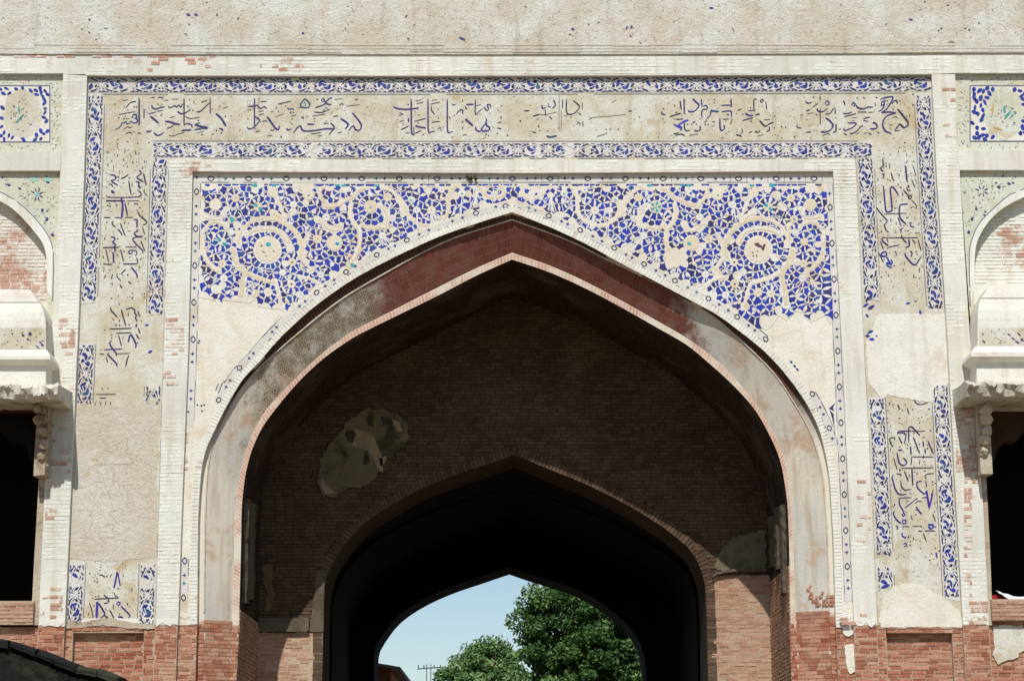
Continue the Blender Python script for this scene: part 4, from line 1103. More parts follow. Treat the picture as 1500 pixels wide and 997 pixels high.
# small surviving corner where the arch border meets the right side border
raised(small, [(1215, 600), (1221, 606), (1223, 632), (1219, 612)], YA, .004, tc('d')); raised(small, [(1222, 592), (1225, 610), (1224, 604)], YA, .004, tc('d')); raised(small, [(1214, 598), (1222, 602), (1220, 597), (1223, 590)], YA, .004, tc())
for pts in ([(316, 572), (320, 562)], [(320, 575), (326, 560)], [(322, 577), (330, 572)], [(328, 557), (329, 564)]): line(small, pts, 1.4, YA, c=tc('k'))
for x, yy in ((289, 593), (295, 594), (299, 593), (296, 602), (292, 499), (291, 502), (276, 603), (333, 349 + 0)): 
    if yy != 349: raised(small, ell(x, yy, 1.8, 1.3, R.random(), 6), YA, .004, tc('d'))
for x, yy in ((1159, 530), (1164, 536), (1168, 541)): raised(small, ell(x, yy, 2.6, 1.6, .8, 6), YA, .004, tc())
bgs.build('border_ground', M['border_ground'], gate, kind='stuff')
lines.build('border_line', M['tile'], gate, kind='stuff')

# ------------------------------------------------------------------ arabesque borders of the inscription frame
PER = 43.6
# u along the strip 0..PER, v across -10.5..10.5, half-length, half-width, angle (deg), colour
MOT = []
def mo(*a): MOT.append(a)
for s in (-1, 1):
    mo(PER / 2 + 14.5 * s, 3.5, 2.2, 1.2, 50 * s, 'd'); mo(PER / 2 + 14.5 * s, -4.5, 2.4, 1.2, -40 * s, 'd')
    for q in (-1, 1): mo(3.6 * s, 3.5 * q, 2.6, 1.45, 45 * s * q * -1, 'd')
    mo(8.6 * s, 7.4, 2.9, 1.2, 22 * s, 'd'); mo(8.6 * s, -7.4, 2.9, 1.2, -22 * s, 'd')
    mo(8.2 * s, 1.4, 2.6, 1.5, 60 * s, 'd'); mo(3 * s, 8.8, 2, 1.0, 0, 'd'); mo(3 * s, -8.8, 2, 1.0, 0, 'd')
    mo(PER / 2 + 8.6 * s, 7.9 * s, 3.2, 1.15, -12, 'd'); mo(PER / 2 + 2.5 * s, -9.1 * s, 3.2, 1.0, 6, 'd'); mo(PER / 2 + 9 * s, -7.8 * s, 2.4, 1.1, 35, 'd')
LEAF = [(0, 0, 6.2, 2.8, 66, 'c'), (-6.4, -2.6, 5.0, 2.4, 118, 'c'), (6.4, 2.6, 5.0, 2.4, 118, 'c'), (-3.8, 6.6, 3.4, 1.3, 20, 'd'), (3.8, -6.6, 3.4, 1.3, 20, 'd')]
border = MB(); bbg = MB(); lace = []
def strip_motif(f, L_, dens=1.0, phase=0.0, gaps=(), width=1.0, big='c'):
    """f(u, v) -> px"""
    n0 = -1; n1 = int(L_ / PER) + 2
    for k in range(n0, n1):
        flip = 1 if k % 2 else -1
        items = [(u, v, a, b, g, c) for u, v, a, b, g, c in MOT] + [(PER / 2 + u * flip * (1 if flip > 0 else 1), v * 1.0 * (flip), a, b, g * flip, c) for u, v, a, b, g, c in LEAF]
        for u, v, a, b, g, c in items:
            uu = u + k * PER + phase
            if not (1.5 < uu < L_ - 1.5) or R.random() > (.93 * dens if c == 'd' else .97 * dens): continue
            if any(g0 < uu < g1 for g0, g1 in gaps): continue
            g_ = math.radians(g + R.uniform(-9, 9)); k_ = 1.08 if c == 'c' else 1.16; a *= R.uniform(.9, 1.25) * k_; b *= R.uniform(.9, 1.3) * k_; u += R.uniform(-.4, .4); v += R.uniform(-.35, .35); uu = u + k * PER + phase
            cc = (lin(R.choice([(30, 48, 134), (36, 54, 144), (44, 56, 124), (28, 42, 116)])) if R.random() < .86 else lin((44, 84, 124))) if c == 'c' else lin(R.choice([(48, 52, 96), (56, 60, 98), (60, 62, 84), (48, 54, 116)]))
            pts = []
            for q in range(8):
                t = 2 * math.pi * q / 8; x = a * math.cos(t); y_ = b * math.sin(t) * (1 - .35 * abs(math.cos(t))) + (.12 * (x * x) / max(a, 1) if c == 'c' else 0)
                pts.append(f(uu + x * math.cos(g_) - y_ * math.sin(g_) + 0, min(10.4, max(-10.4, (v + x * math.sin(g_) + y_ * math.cos(g_)) * width))))
            border.prism(W2(pts, YI - .003), YI - .003 - .004, YI - .001, cc)
        # pale interlace that ties the leaves together
        for sg in (-1, 1):
            prev_ = None
            for j in range(15):
                u0 = j * PER / 14; uu = u0 + k * PER + phase; v0 = sg * 8.0 * math.sin(math.pi * u0 / PER)
                cur = (uu, v0)
                if prev_ and 1 < prev_[0] and uu < L_ - 1: lace.append((f(*prev_), f(*cur), 1.35))
                prev_ = cur
            for (ua, va, ub, vb) in ((-8, -9 * sg, 8, 9 * sg), (PER / 2 - 6, 10 * sg, PER / 2, 6.6 * sg), (PER / 2 + 6, 10 * sg, PER / 2, 6.6 * sg), (PER / 2 - 4, -3.5 * sg, PER / 2 + 4.6, -.6 * sg)):
                a_, b_ = ua + k * PER + phase, ub + k * PER + phase
                if 1 < a_ and b_ < L_ - 1: lace.append((f(a_, va), f(b_, vb), 1.15))
        # edge teeth
        for j in range(6):
            for s in (-1, 1):
                uu = k * PER + phase + j * PER / 6 + R.uniform(-.8, .8)
                if not (2 < uu < L_ - 2) or R.random() > .9 * dens or any(g0 < uu < g1 for g0, g1 in gaps): continue
                pts = [f(uu - 2.4, s * 10.4), f(uu + 2.4, s * 10.4), f(uu + R.uniform(-1, 1), s * 8.3)]
                border.prism(W2(pts, YI - .003), YI - .006, YI - .001, lin((70, 76, 110)))
def strip_bg(f, u0, u1, hw=11.3, ragged=(False, False), y=YI):
    top = []; bot = []
    n = max(2, int((u1 - u0) / 12))
    for i in range(n + 1):
        u = u0 + (u1 - u0) * i / n
        r0 = R.uniform(-4, 4) if (ragged[0] and i == 0) or (ragged[1] and i == n) else 0; r1 = R.uniform(-4, 4) if r0 else 0
        top.append(f(u + r0, -hw)); bot.append(f(u + r1, hw))
    bbg.prism(W2(top + bot[::-1], y), y - .003 - R.uniform(0, .0006), y + .002)
# outer top, inner top
fo = lambda u, v: (130 + u, 124.8 + 1.0 * math.sin(math.pi * u / 1235) - .0016 * u + v)
fi = lambda u, v: (224 + u, 219.8 + .5 * math.sin(math.pi * u / 1050) + v * .98)
strip_bg(fo, 0, 1233); strip_motif(fo, 1233, phase=19 - 130 + 130, gaps=((54, 60), (296, 306), (820, 826)))
strip_bg(fi, 0, 1053); strip_motif(fi, 1053, phase=12, gaps=((84, 92), (232, 240), (560, 570), (604, 618)))
line(border, [fo(u, 13.6) for u in range(20, 1216, 24)], .9, YI, c=lin((88, 88, 96)), gaps=.04)
line(border, [fi(u, -13.4) for u in range(0, 1053, 24)], .9, YI, c=lin((100, 98, 104)), gaps=.05); line(border, [fi(u, 12.6) for u in range(24, 1030, 24)], .8, YI, c=lin((120, 112, 110)), gaps=.3)
line(border, vline('L0', 112, BR, 40)[:], 1.3, YI, c=lin((84, 88, 84))); line(border, vline('R0', 112, BR, 40), 1.3, YI, c=lin((84, 88, 100)))
line(border, [(x - .2, y_) for x, y_ in vline('L1', 215, 900, 40)], .8, YI, c=lin((110, 112, 116)), gaps=.15); line(border, [(x, y_) for x, y_ in vline('R1', 215, 900, 40)], .8, YI, c=lin((110, 112, 116)), gaps=.15)
def vf(c0, top):
    return lambda u, v: (c0(top + u) + v, top + u)
cLo = lambda y_: lx('L0', y_) + 13.6 + .0 * y_; cLi = lambda y_: lx('L1', y_) - 13.6
cRo = lambda y_: lx('R0', y_) - 14.2; cRi = lambda y_: lx('R1', y_) + 14.4
for c0, spans, ph in ((cLo, [(137.5, 441), (504, 592), (824, 915)], 8), (cLi, [(232, 462), (566, 592), (826, 915)], 20), (cRo, [(137.5, 452), (564, 876)], 14), (cRi, [(232, 440), (582, 812), (828, 862)], 6)):
    for a, b in spans:
        f = vf(c0, a); L_ = b - a
        if not (b == 592 and a == 566): strip_bg(f, 0, L_, ragged=(a > 240, b < 914))
        strip_motif(f, L_, phase=(ph if a < 240 else R.uniform(0, 10)), dens=(1.0 if L_ > 60 else .85), gaps=(((22, 36),) if a > 800 and a < 830 and c0 in (cLo, cLi) else ()))
        s = 1 if c0 in (cLo, cRi) else -1
        line(border, [(c0(y_) + s * 13.2, y_) for y_ in np.arange(a + (16 if a < 240 else 0), b, 14)], .9, YI, c=lin((92, 92, 100)), gaps=.06)
# isolated survivors
for x, y_, a, b, g in ((215, 476, 3, 1.6, 0), (220, 515, 3.6, 1.8, .6 + 2), (229, 578, 4, 2, 1.2), (1330, 444, 3.5, 1.5, 2.9), (1341, 441, 2, 1, 0), (1348, 457, 3, 2, 1.2), (1275, 486, 5, 2.4, 2.7), (1271, 492, 4, 2.2, .2), (1277, 497, 4.4, 2.6, 0), (1284, 492, 1.8, 1.2, 0), (1396, 548, 2, 1, 1.5), (1268, 447, 5, 2, 2.6), (1276, 450, 6, 2.6, 2.6), (1270, 462, 3, 2, 1)):
    border.prism(W2(ell(x, y_, a, b, g, 8, .4), YI), YI - .005, YI, tc())
lm_ = MB()
for i_, (a_, b_, w_) in enumerate(lace):
    if R.random() < .04: continue
    dx_, dy_ = b_[0] - a_[0], b_[1] - a_[1]; L_ = math.hypot(dx_, dy_)
    if L_ < .2: continue
    nx_, ny_ = -dy_ / L_ * w_ / 2, dx_ / L_ * w_ / 2; ex_, ey_ = dx_ / L_ * .25, dy_ / L_ * .25
    lm_.prism(W2([(a_[0] - ex_ + nx_, a_[1] - ey_ + ny_), (b_[0] + ex_ + nx_, b_[1] + ey_ + ny_), (b_[0] + ex_ - nx_, b_[1] + ey_ - ny_), (a_[0] - ex_ - nx_, a_[1] - ey_ - ny_)], YI), YI - .0078 - R.uniform(0, .0008), YI - .003, lin(R.choice([(212, 206, 196), (204, 198, 188), (216, 210, 204)])))
lm_.build('interlace_inlay', glaze('pale_interlace_inlay', .6), gate, kind='stuff')
bbg.build('arabesque_ground', M['border_ground'], gate, kind='stuff')
border.build('arabesque_border', M['tile'], gate, kind='stuff')
small.build('star_tilework', M['tile'], gate, kind='stuff')
# ------------------------------------------------------------------ the Persian inscription, stroke by stroke
# each block: origin px, zoom factor, strokes "width:colour|x,y x,y ..." ; D = dots
INK = {'i': (46, 32, 98), 'd': (40, 36, 62), 'p': (54, 34, 136), 'b': (24, 40, 150), 't': (28, 66, 100), 'g': (84, 76, 74)}
TXT = {
'a': (160, 130, 7.895, """
14d|347,110 347,425;10d|402,235 402,350;12d|865,110 865,425;10d|1168,110 1168,290;13i|490,190 505,225 550,235 600,215 640,215;12i|680,210 720,218 750,195 780,215 800,190 830,215 845,180
13i|790,260 820,288 870,285 920,255 940,235;14d|1160,165 1120,200 1060,260 1010,270;11d|190,220 250,160 310,150;8d|155,140 220,128;8d|110,300 300,265;14i|270,340 275,305 305,300 320,325 300,345 320,350 325,385 280,400
12t|280,400 250,375 235,400 205,405 190,380 170,400 150,395 140,420 110,455 70,475;8d|170,470 215,440 240,455 265,440;10d|190,525 225,505 265,515;9d|325,520 350,510 370,525;15i|430,490 460,498 490,485;10i|445,295 540,270;7d|550,265 630,250
16i|475,320 520,355 570,400;17i|645,380 700,385 760,405 820,415;11d|760,405 720,440 665,460;9d|700,335 760,320;14i|520,510 550,540 590,535 630,505;8d|690,540 740,548 800,525 870,505;12i|865,425 880,410 920,405 955,425 960,450;16i|835,485 950,478
17i|990,415 1050,435 1140,450;15t|985,478 1060,460 1140,460;12i|1000,410 1050,395;7d|635,140 690,132;7d|720,125 800,120;7d|480,105 530,100;9d|560,105 600,100 625,120;9d|1060,160 1135,135;8d|975,140 985,170;17i|1235,290 1300,350 1350,435
14i|1270,465 1300,465 1315,490;9g|1315,230 1380,208;9d|1060,535 1090,530;9d|1180,530 1215,525;6g|1010,515 1100,495;8g|880,320 940,345 1050,330""",
 "565,180 605,180 215,248 290,212 318,212 110,335 170,348 205,348 185,320 610,290 600,310 1030,370 930,130 910,205 965,250 1240,485 1297,510 68,180 215,612 330,632 100,590 460,625 1190,235 1345,320 1410,315"),
'b': (350, 130, 7.895, """
12i|180,110 180,460;13i|100,205 170,205 215,190 225,215 260,230 290,205 320,230;13i|180,320 220,345 240,370 200,420 150,460 110,465 95,445;16i|325,325 370,385 420,455 455,475 470,430;10i|360,480 400,480 410,465;9d|230,305 290,290;9d|250,155 320,145
10d|450,180 600,145;12i|560,225 590,240 620,230 635,245;14t|760,115 710,190 730,215 800,220 820,190 800,150 760,115;9t|760,150 770,200;8t|710,215 680,230;12i|950,140 970,115 990,130 975,150 955,145;13i|990,140 1000,170 960,195 880,220
13i|1080,105 1040,120 1000,165 1030,180 1070,185;11d|870,270 960,275 1055,235;8g|850,315 1000,295;10d|1165,200 1180,175 1210,185;10d|1090,325 1150,312;16i|1175,345 1260,410 1230,470;14i|1310,280 1370,350 1415,420 1400,475 1350,475 1320,430 1290,460 1270,490
14i|1060,395 1100,440 1080,465 1000,465 850,488 740,485 710,430 670,460 630,510;12i|1110,455 1040,530;14i|790,410 870,412;9d|980,405 1040,400;14i|550,460 570,480 605,465;9d|605,320 660,305;9d|720,330 750,345;8d|830,525 950,508;9d|325,548 385,540
9d|1140,515 1190,500;9d|195,495 240,490;8d|915,545 960,545;10g|225,265 285,255;9i|370,270 395,260;8d|270,385 300,370 325,385;9d|1340,120 1375,130;6g|420,330 520,290;6g|1100,130 1200,115;6g|1240,205 1400,185""",
 "228,120 598,275 630,275 540,200 615,410 615,350 870,345 430,225 455,265 105,240 130,240 105,350 740,330 905,125 980,250 1005,222 490,560"),
'c': (570, 130, 7.895, """
14i|255,120 258,480 270,520 290,540;15i|50,210 100,232 200,240 300,230 345,220;13i|450,120 452,480 480,500 530,490;13i|673,125 675,480 700,505 740,495;8d|300,145 370,130;8d|320,175 395,155;9d|480,180 590,155;6g|490,140 560,125
9d|490,200 490,250 525,295;10d|290,380 425,345;9d|490,390 590,378;15d|300,430 360,445 425,455;10i|285,440 285,510;12i|290,520 370,485;9d|120,380 170,370;14i|225,340 225,390;13d|135,475 180,455 225,430;10g|120,280 165,300;8g|110,310 150,305
10d|560,475 590,450 600,460;9g|600,465 600,490;12i|775,295 830,240 850,250 850,295;15i|890,185 980,182;11i|998,125 998,295 1050,255 1080,230;12i|880,210 900,240;9i|1000,200 1060,185;11i|1095,210 1130,255 1150,230 1130,185 1170,190 1175,220
18i|880,350 930,395 970,430;15p|1125,345 1125,420 1160,450 1150,485 1080,490 1070,460 1120,400;13i|1000,440 1010,485 1060,495;9d|850,125 850,150;9d|850,370 850,400;9d|850,435 850,470;9g|850,540 900,530;10d|1250,400 1300,385;10d|1250,455 1300,465;9d|725,175 740,190 775,180;8d|690,320 710,350;8t|190,515 240,510;8d|380,540 410,520""",
 "570,240 345,305 570,340 300,270 165,410 1295,330 1120,530 1150,545 1250,520 385,155 220,185 620,130 1300,200 1260,250 1440,95 1370,540"),
'd': (760, 130, 7.895, """
9d|505,125 505,230;12d|550,125 552,270 590,298 650,280 700,215 680,180 630,140;7g|735,160 735,240;9d|690,280 720,305;12i|400,130 415,160 420,200 385,230;13i|265,190 275,230 310,215;8i|330,200 370,215;13d|160,320 240,298;9d|305,240 310,320
13d|60,255 120,255;10d|350,320 385,355;7g|240,300 310,300 440,270;17t|320,545 360,560 440,545;10d|670,420 690,390 710,400 705,425;10d|740,380 742,440;12d|1265,262 1310,258;9g|465,430 465,480;10d|150,500 200,510;9d|320,490 340,485;5g|1070,165 1130,130;6g|900,555 1020,520;5g|800,360 850,340
5g|465,60 465,420;5g|490,240 490,480;5g|820,340 1240,300""", "343,178 220,350 20,375 240,485 1010,470 1055,470 1395,330 15,375 1150,470 230,440"),
'e': (960, 130, 7.895, """
13d|285,140 300,240;12i|330,115 335,290;9g|215,180 225,210;13d|165,325 240,300 295,285;12d|70,265 80,295 120,300;14i|430,115 480,165 505,190 480,235 440,265 385,265 380,250;12i|530,120 540,210;12i|550,210 575,195 600,210 590,240 550,240 535,270 540,340;9d|515,340 520,355
17t|640,250 660,258 735,265;11d|640,250 640,290 620,325 590,345;11i|760,195 870,190;12i|875,115 880,215;12i|765,268 870,262 880,325;9i|820,295 850,300;9d|780,355 850,350;14i|745,345 750,460 770,485 800,460 790,420;20b|385,365 340,375 260,430 300,450 290,485
14b|215,410 250,440;11i|235,355 320,352;12d|335,390 340,470 370,490 400,480;13i|450,485 490,490 520,470 515,430;8d|655,385 690,385;13d|205,528 270,510;11d|230,540 300,525 340,545;6g|390,540 500,525;11d|1140,270 1140,125 1170,125;11d|1230,120 1250,140 1225,160 1215,140 1235,120
9d|1275,150 1290,240;6g|1225,205 1250,190;15i|1040,285 1080,310 1130,310;9i|1070,255 1135,250;14d|1155,305 1210,293;11d|950,255 1000,235;12d|1005,370 1130,335;8d|1090,378 1120,378;14d|1205,370 1270,435 1320,405 1370,390;8d|1255,362 1330,358;12d|1315,445 1320,480 1280,500
12d|1150,495 1190,505 1210,480;12d|1080,510 1120,495;7g|1185,550 1250,530;9d|1000,460 1005,510 985,520;13d|930,535 970,540 995,555;8g|880,340 880,405""",
 "95,230 85,350 440,390 420,410 475,410 375,410 580,385 575,415 610,415 1100,220 1010,295 1378,452 845,495 820,518 1460,440 1465,575 215,352 455,385 240,275 680,165 680,130 1380,315"),
'f': (1150, 130, 7.895, """
14i|1100,128 1150,105 1245,95 1245,120 1180,230 1120,275 1200,270 1280,280;14i|1280,285 1190,310 1140,360 1130,430 1160,490 1230,520;16d|1300,235 1360,310 1420,390 1410,435 1370,450 1330,410 1300,440 1270,480;10d|1265,490 1330,485;8g|1240,340 1275,325 1300,340;8g|1205,420 1240,415
12i|1110,155 1140,150 1150,180 1115,190 1110,165;13i|1150,185 1120,240 1080,265;12d|1235,180 1260,140 1290,145 1300,175;10d|1320,140 1335,150;10i|1040,165 1045,205;9d|1045,100 1070,105;14t|770,190 790,160 810,185 790,205;14i|820,190 840,220 900,235 960,215 1015,215;12d|670,140 685,160 690,190
12i|670,285 710,290 775,270;11d|680,325 760,305 820,290;9d|840,270 930,272;9d|960,275 1020,272;7d|780,335 830,340;12d|905,350 985,328;10d|905,370 960,378;12p|465,180 475,145 505,150 505,185 475,190;13i|365,230 390,265 440,265 490,230;11d|320,215 380,170;13d|235,155 270,170 310,155;13d|240,260 290,245;11d|405,85 405,135;8d|320,85 335,110
12d|465,295 520,285 560,225;9d|578,215 582,290;9d|405,230 408,415;14i|465,335 520,375 555,430 520,480 450,505 410,495;13d|590,410 585,495 555,500;13i|720,398 820,400 780,450 690,485 680,460;13i|905,430 870,440 830,490 780,520 750,515;14i|1010,395 1055,410 1055,460 980,465
11d|680,520 715,535;11d|960,515 1000,530;9d|1060,500 1090,515;8d|430,545 490,520 520,535;10d|135,420 145,450 190,455;12d|245,505 300,500;6g|250,295 330,280;8g|170,310 210,300;9d|780,370 800,370;9d|620,470 650,465;7d|910,520 950,510;7d|820,525 860,510;9d|1440,300 1440,330""",
 "1160,140 1185,140 1250,235 835,110 910,105 110,558 5,445 1480,65 1480,190 1385,625 830,205 360,300 930,270"),
'g': (140, 210, 9.97, """
10d|430,90 425,140;10d|490,85 480,100;11d|575,105 595,165;10d|640,130 630,165;11d|325,160 315,195;10d|410,225 405,260;9d|235,240 235,275;10i|535,260 545,300;9d|610,270 600,285;10d|185,290 175,335;8d|263,320 265,370;9d|410,315 405,340;9d|465,320 460,355;11d|710,250 715,290;9d|745,255 745,285;11i|690,340 690,375;9d|515,170 520,210
16i|215,460 270,465 295,495 280,530 230,540 260,575 325,610;19d|375,520 430,490 480,455;12d|185,595 230,600 255,640;14i|235,680 240,720 275,718 240,690;16i|640,395 670,440 605,490 640,530 700,565;16d|700,440 740,610;15d|485,550 520,750;10d|540,570 530,600 545,630
17i|590,560 640,580 620,620 650,640 640,670;14i|620,690 660,720 650,775 560,785 440,790;12d|160,785 280,790 440,790;17d|150,840 430,840;9d|460,840 640,842;23p|375,800 395,900 382,1090;15i|430,870 465,1055;11d|560,885 620,880;9d|290,885 320,905;9d|720,670 705,700 755,770;9d|720,800 715,830;8g|345,390 355,450""",
 "175,130 330,545 335,495 410,580 205,880 175,910 210,920 480,885 490,505 320,10 160,640 560,730 645,940"),
'h': (140, 300, 9.97, """
12d|120,185 220,188;11d|280,188 370,188;11d|430,187 550,185;14d|265,235 240,265 260,300 290,325;14d|320,355 375,410 375,445;12d|360,265 435,455;10d|430,240 420,280;12d|135,475 133,510;17i|560,215 610,225 600,270 610,300 590,330;16i|600,355 620,385 570,405 580,440 630,470 690,460
14d|615,95 650,160 740,240 735,280 690,295;11d|685,320 715,430;11d|725,480 735,515;17i|220,470 270,475 280,510 250,545 290,580 270,620 290,660 270,690;14d|105,625 340,618;11d|435,618 600,618;12d|150,650 190,830;19i|255,690 265,850;12d|365,650 410,830;11d|110,740 115,780
14i|690,455 560,480 545,510 600,580 690,670 685,710;11d|660,520 720,680;14i|540,655 480,680 490,710 530,710 540,670 590,670 600,720 580,745;14d|600,770 615,830 590,860 400,862;13d|110,865 235,868;12d|320,720 315,750;12d|665,770 660,810;11d|640,890 640,930;9d|125,910 120,950;9d|320,900 345,920
18d|440,940 370,1010;17i|520,905 600,1010 605,1070;11d|320,1000 310,1040 370,1110;13d|150,1025 125,1070;13d|250,1015 230,1080;13d|240,1135 245,1175;14d|355,1160 390,1220;14d|480,1115 520,1155;10d|345,1430 345,1470""",
 "165,258 150,345 683,98 480,270 420,680 500,763 207,955 470,1020 625,1120 540,1290 540,1353 715,1350 235,1365 715,1295 490,385 320,495"),
'i': (140, 440, 9.97, """
14d|215,105 240,160 320,245;14d|375,130 440,370;15d|440,130 530,108 575,150 570,185 600,215 580,250 605,290 590,305;19i|600,340 590,395;12d|480,180 475,230;12i|345,280 350,310;15i|295,340 300,375;12d|615,150 650,240;14d|625,405 650,485;14d|205,415 530,405;13d|300,478 520,468
12d|335,505 380,665;10d|405,525 400,570;19i|475,610 515,500 590,640 580,690;14d|590,490 635,560;16i|240,580 205,620 240,690 300,770 305,810;13i|125,718 250,712 390,708;13d|60,780 120,782;10i|160,790 200,755;10d|310,775 500,772;16i|170,780 240,850 310,930 310,960;10d|155,820 180,910;15d|485,800 460,870 440,960;8d|250,260 270,295""",
 "490,355 350,360 615,620 235,925 235,505 235,545 75,718 130,430 670,300"),
'j': (120, 560, 5.54, """
6d|130,96 200,96 275,94;6d|145,126 200,124;5d|160,42 170,60;5d|205,40 215,52;5d|105,160 108,185;5d|150,155 152,190;5d|195,150 190,185;5d|235,155 228,185;4d|130,95 110,95""", ""),
'k': (120, 810, 9.064, """
19p|470,245 425,460;13p|475,245 510,430;16i|485,455 475,480;11d|230,285 280,290 300,320;10d|395,275 375,320;10d|545,280 550,310;12d|165,605 490,590;14i|295,550 350,610 340,655 290,660;9d|430,520 440,560 480,575;25p|205,640 195,860;16i|215,650 290,770 300,810 230,875;16d|300,820 435,945
11d|370,750 435,880;14p|460,680 480,640 505,650 500,680 470,690;14i|520,700 620,800 640,830 610,855;10d|100,650 130,750 150,860;10i|90,790 85,820;12d|610,650 600,690;10d|665,460 660,500;11d|415,670 420,740;19i|480,840 540,850 520,890 550,900 550,945;9d|500,790 500,820;10d|305,880 300,905""",
 "200,335 170,365 205,378 255,150 105,265 225,563 185,572 160,695 622,935 320,745 540,135 330,305"),
'l': (1280, 215, 9.97, """
15d|130,170 135,285 100,300 110,340 140,365;15i|115,400 150,400 140,440 130,470;17i|140,570 170,900 200,950 250,940 265,900 240,600 265,580 320,640 360,710;13d|250,370 285,495;9d|225,240 235,310;19i|465,280 475,430 490,515;13d|490,200 475,240;8g|480,95 480,150;10d|360,55 355,95
14d|495,560 515,590 480,600 490,630 540,640;11d|375,580 405,610;14d|430,630 520,740;15d|500,740 530,705 550,740 525,765 500,740;10d|350,540 360,560;11d|410,660 430,720;13d|370,395 365,435;9d|570,270 615,430;9d|550,470 600,600;10d|540,375 545,400;17i|500,835 400,845 375,880 380,1030 470,1130
9d|550,780 615,850 620,910;11d|150,985 480,970;14d|50,890 65,930 160,1040 195,1085 155,1140 170,1190 180,1225 220,1245;10d|75,640 80,655;12d|90,790 95,820;10d|60,455 60,510;10d|350,1030 400,1160""",
 "178,240 180,285 205,475 235,493 612,492 625,535 140,105 580,215 545,890 310,900 480,1035 440,1153 485,1150"),
'm': (1280, 310, 9.97, """
13d|515,165 560,165;14i|530,180 540,215 590,225;15i|430,240 395,260 395,310;14d|400,340 420,390 480,460;19i|510,400 515,500 460,520;12d|150,385 650,380;16i|160,375 120,390 130,430 210,500;13d|190,400 210,440;12d|190,540 230,515 370,488;12d|95,430 140,550
20b|180,580 120,600 110,640 150,655 185,640 180,590;17b|185,660 250,770;17b|250,700 270,740 245,770 190,740 200,790 260,810;11d|70,600 140,740;11d|310,570 335,640;17i|460,600 465,650 590,775 690,660;14d|530,575 560,610 545,640 555,660;12d|645,410 690,570;12d|560,410 600,450 600,480;10d|600,315 670,312
11d|660,160 655,200;9d|430,830 435,870;9d|445,750 440,780;11d|665,820 665,890;14d|580,920 585,970;12d|215,920 215,950;9d|240,100 250,150;9d|325,160 330,190;8g|600,80 600,120""",
 "460,283 500,280 618,582 630,625 603,690 150,700 110,955 20,945 300,790 80,310 110,290"),
'n': (1290, 560, 9.97, """
10d|415,230 660,215;12d|480,240 520,300 580,322 685,295;9d|625,150 630,190;8d|680,150 700,210;13d|125,290 125,330;14d|245,325 265,360 265,395;7g|350,300 360,340;12d|385,370 415,465;12d|470,380 460,405;16i|410,870 410,680 430,645 470,660 570,770;15i|245,750 250,720 300,708 410,708;10d|410,708 650,708;14i|250,735 340,735 370,770 345,890
14d|260,790 310,890;14d|215,805 140,810 140,870 180,940;14d|640,785 615,810;14d|475,795 570,1035;14d|690,850 770,1040;18i|620,855 625,940;17d|435,930 445,1055;16d|645,960 655,1040;17i|250,988 320,985;16i|240,1025 265,1160 320,1210 370,1190 370,1140 330,1100
12d|450,1082 770,1085;12d|450,1090 445,1200;10d|570,1130 565,1190;10d|650,1140 620,1165;12d|625,1055 625,1110;12d|305,1248 770,1242;16i|455,1250 470,1505;13d|345,1295 405,1440;10d|420,1340 430,1380;10d|190,1100 240,1270;10d|145,960 140,1000;14d|280,1260 280,1300
13d|780,1325 665,1340 650,1380 670,1405;14d|645,1280 650,1300;10d|225,1330 300,1340 285,1370;11d|290,1430 300,1460;12d|660,1440 665,1480""",
 "318,405 180,320 270,523 275,590 555,520 567,587 105,405 100,525 105,585 707,388 728,703 125,715 205,830 390,910 390,958 685,910 683,960 565,900 275,940 497,1305 530,1330 755,1450 795,1470 600,505"),
'o': (1290, 700, 9.97, """
16i|180,-50 165,0 175,20 210,150 270,235 380,235;13d|300,50 300,110 350,170 450,160;14i|600,40 530,60 540,140 640,230 670,180;22p|670,180 680,250 710,440;20p|760,220 710,430;12i|660,40 670,130;12d|265,290 450,282;12d|600,283 700,280;15i|270,290 275,380 320,460 340,510;15i|310,530 340,510 355,535 330,555 310,535
17i|350,430 410,390 540,285;12d|510,370 530,340 600,335;16i|515,415 560,480 600,525;15i|205,470 185,510 220,590 300,665;16p|320,610 360,610 365,655 325,660 320,615;15i|205,370 195,410;15i|225,690 250,710 235,750;11d|300,705 420,705;11d|460,702 570,702;11d|575,690 600,715;22b|690,680 760,680 770,710 730,740 700,700
13d|545,768 600,768;13i|640,770 800,768;12d|760,520 800,630;12d|620,800 665,920;11d|440,540 465,610;11d|520,520 505,550;16p|310,790 320,850 370,860 345,880;11d|475,860 485,900;11d|575,900 575,930;15p|330,960 370,950 375,985 340,990;15p|805,1090 815,1130 825,1165;14i|702,1195 730,1195;9d|735,250 770,160""",
 "430,215 755,50 760,95 785,370 787,487 383,330 800,708 655,768 405,860 435,920 430,975 810,825 955,1180 800,1020 860,1060 1000,960 740,1100"),
}
NAMES = {'a': 'two stacked lines of indigo script at the left end of the top band', 'b': 'indigo script with a bold round letter, left part of the top band', 'c': 'tall upright letters left of the middle of the top band', 'd': 'faint half lost letters in the middle of the top band',
 'e': 'script with three tall uprights, right part of the top band', 'f': 'script with a big open bowl at the right end of the top band', 'g': 'sideways script at the head of the left column', 'h': 'sideways script in the middle of the left column', 'i': 'isolated group of sideways letters low in the left column',
 'j': 'few surviving strokes on bare plaster of the left column', 'k': 'bold fragment with a tall wedge letter at the foot of the left column', 'l': 'sideways script at the head of the right column', 'm': 'sideways script with a bright blue knot, right column', 'n': 'dense upper half of the lower right column', 'o': 'dense lower half of the lower right column with a bold blue wedge'}
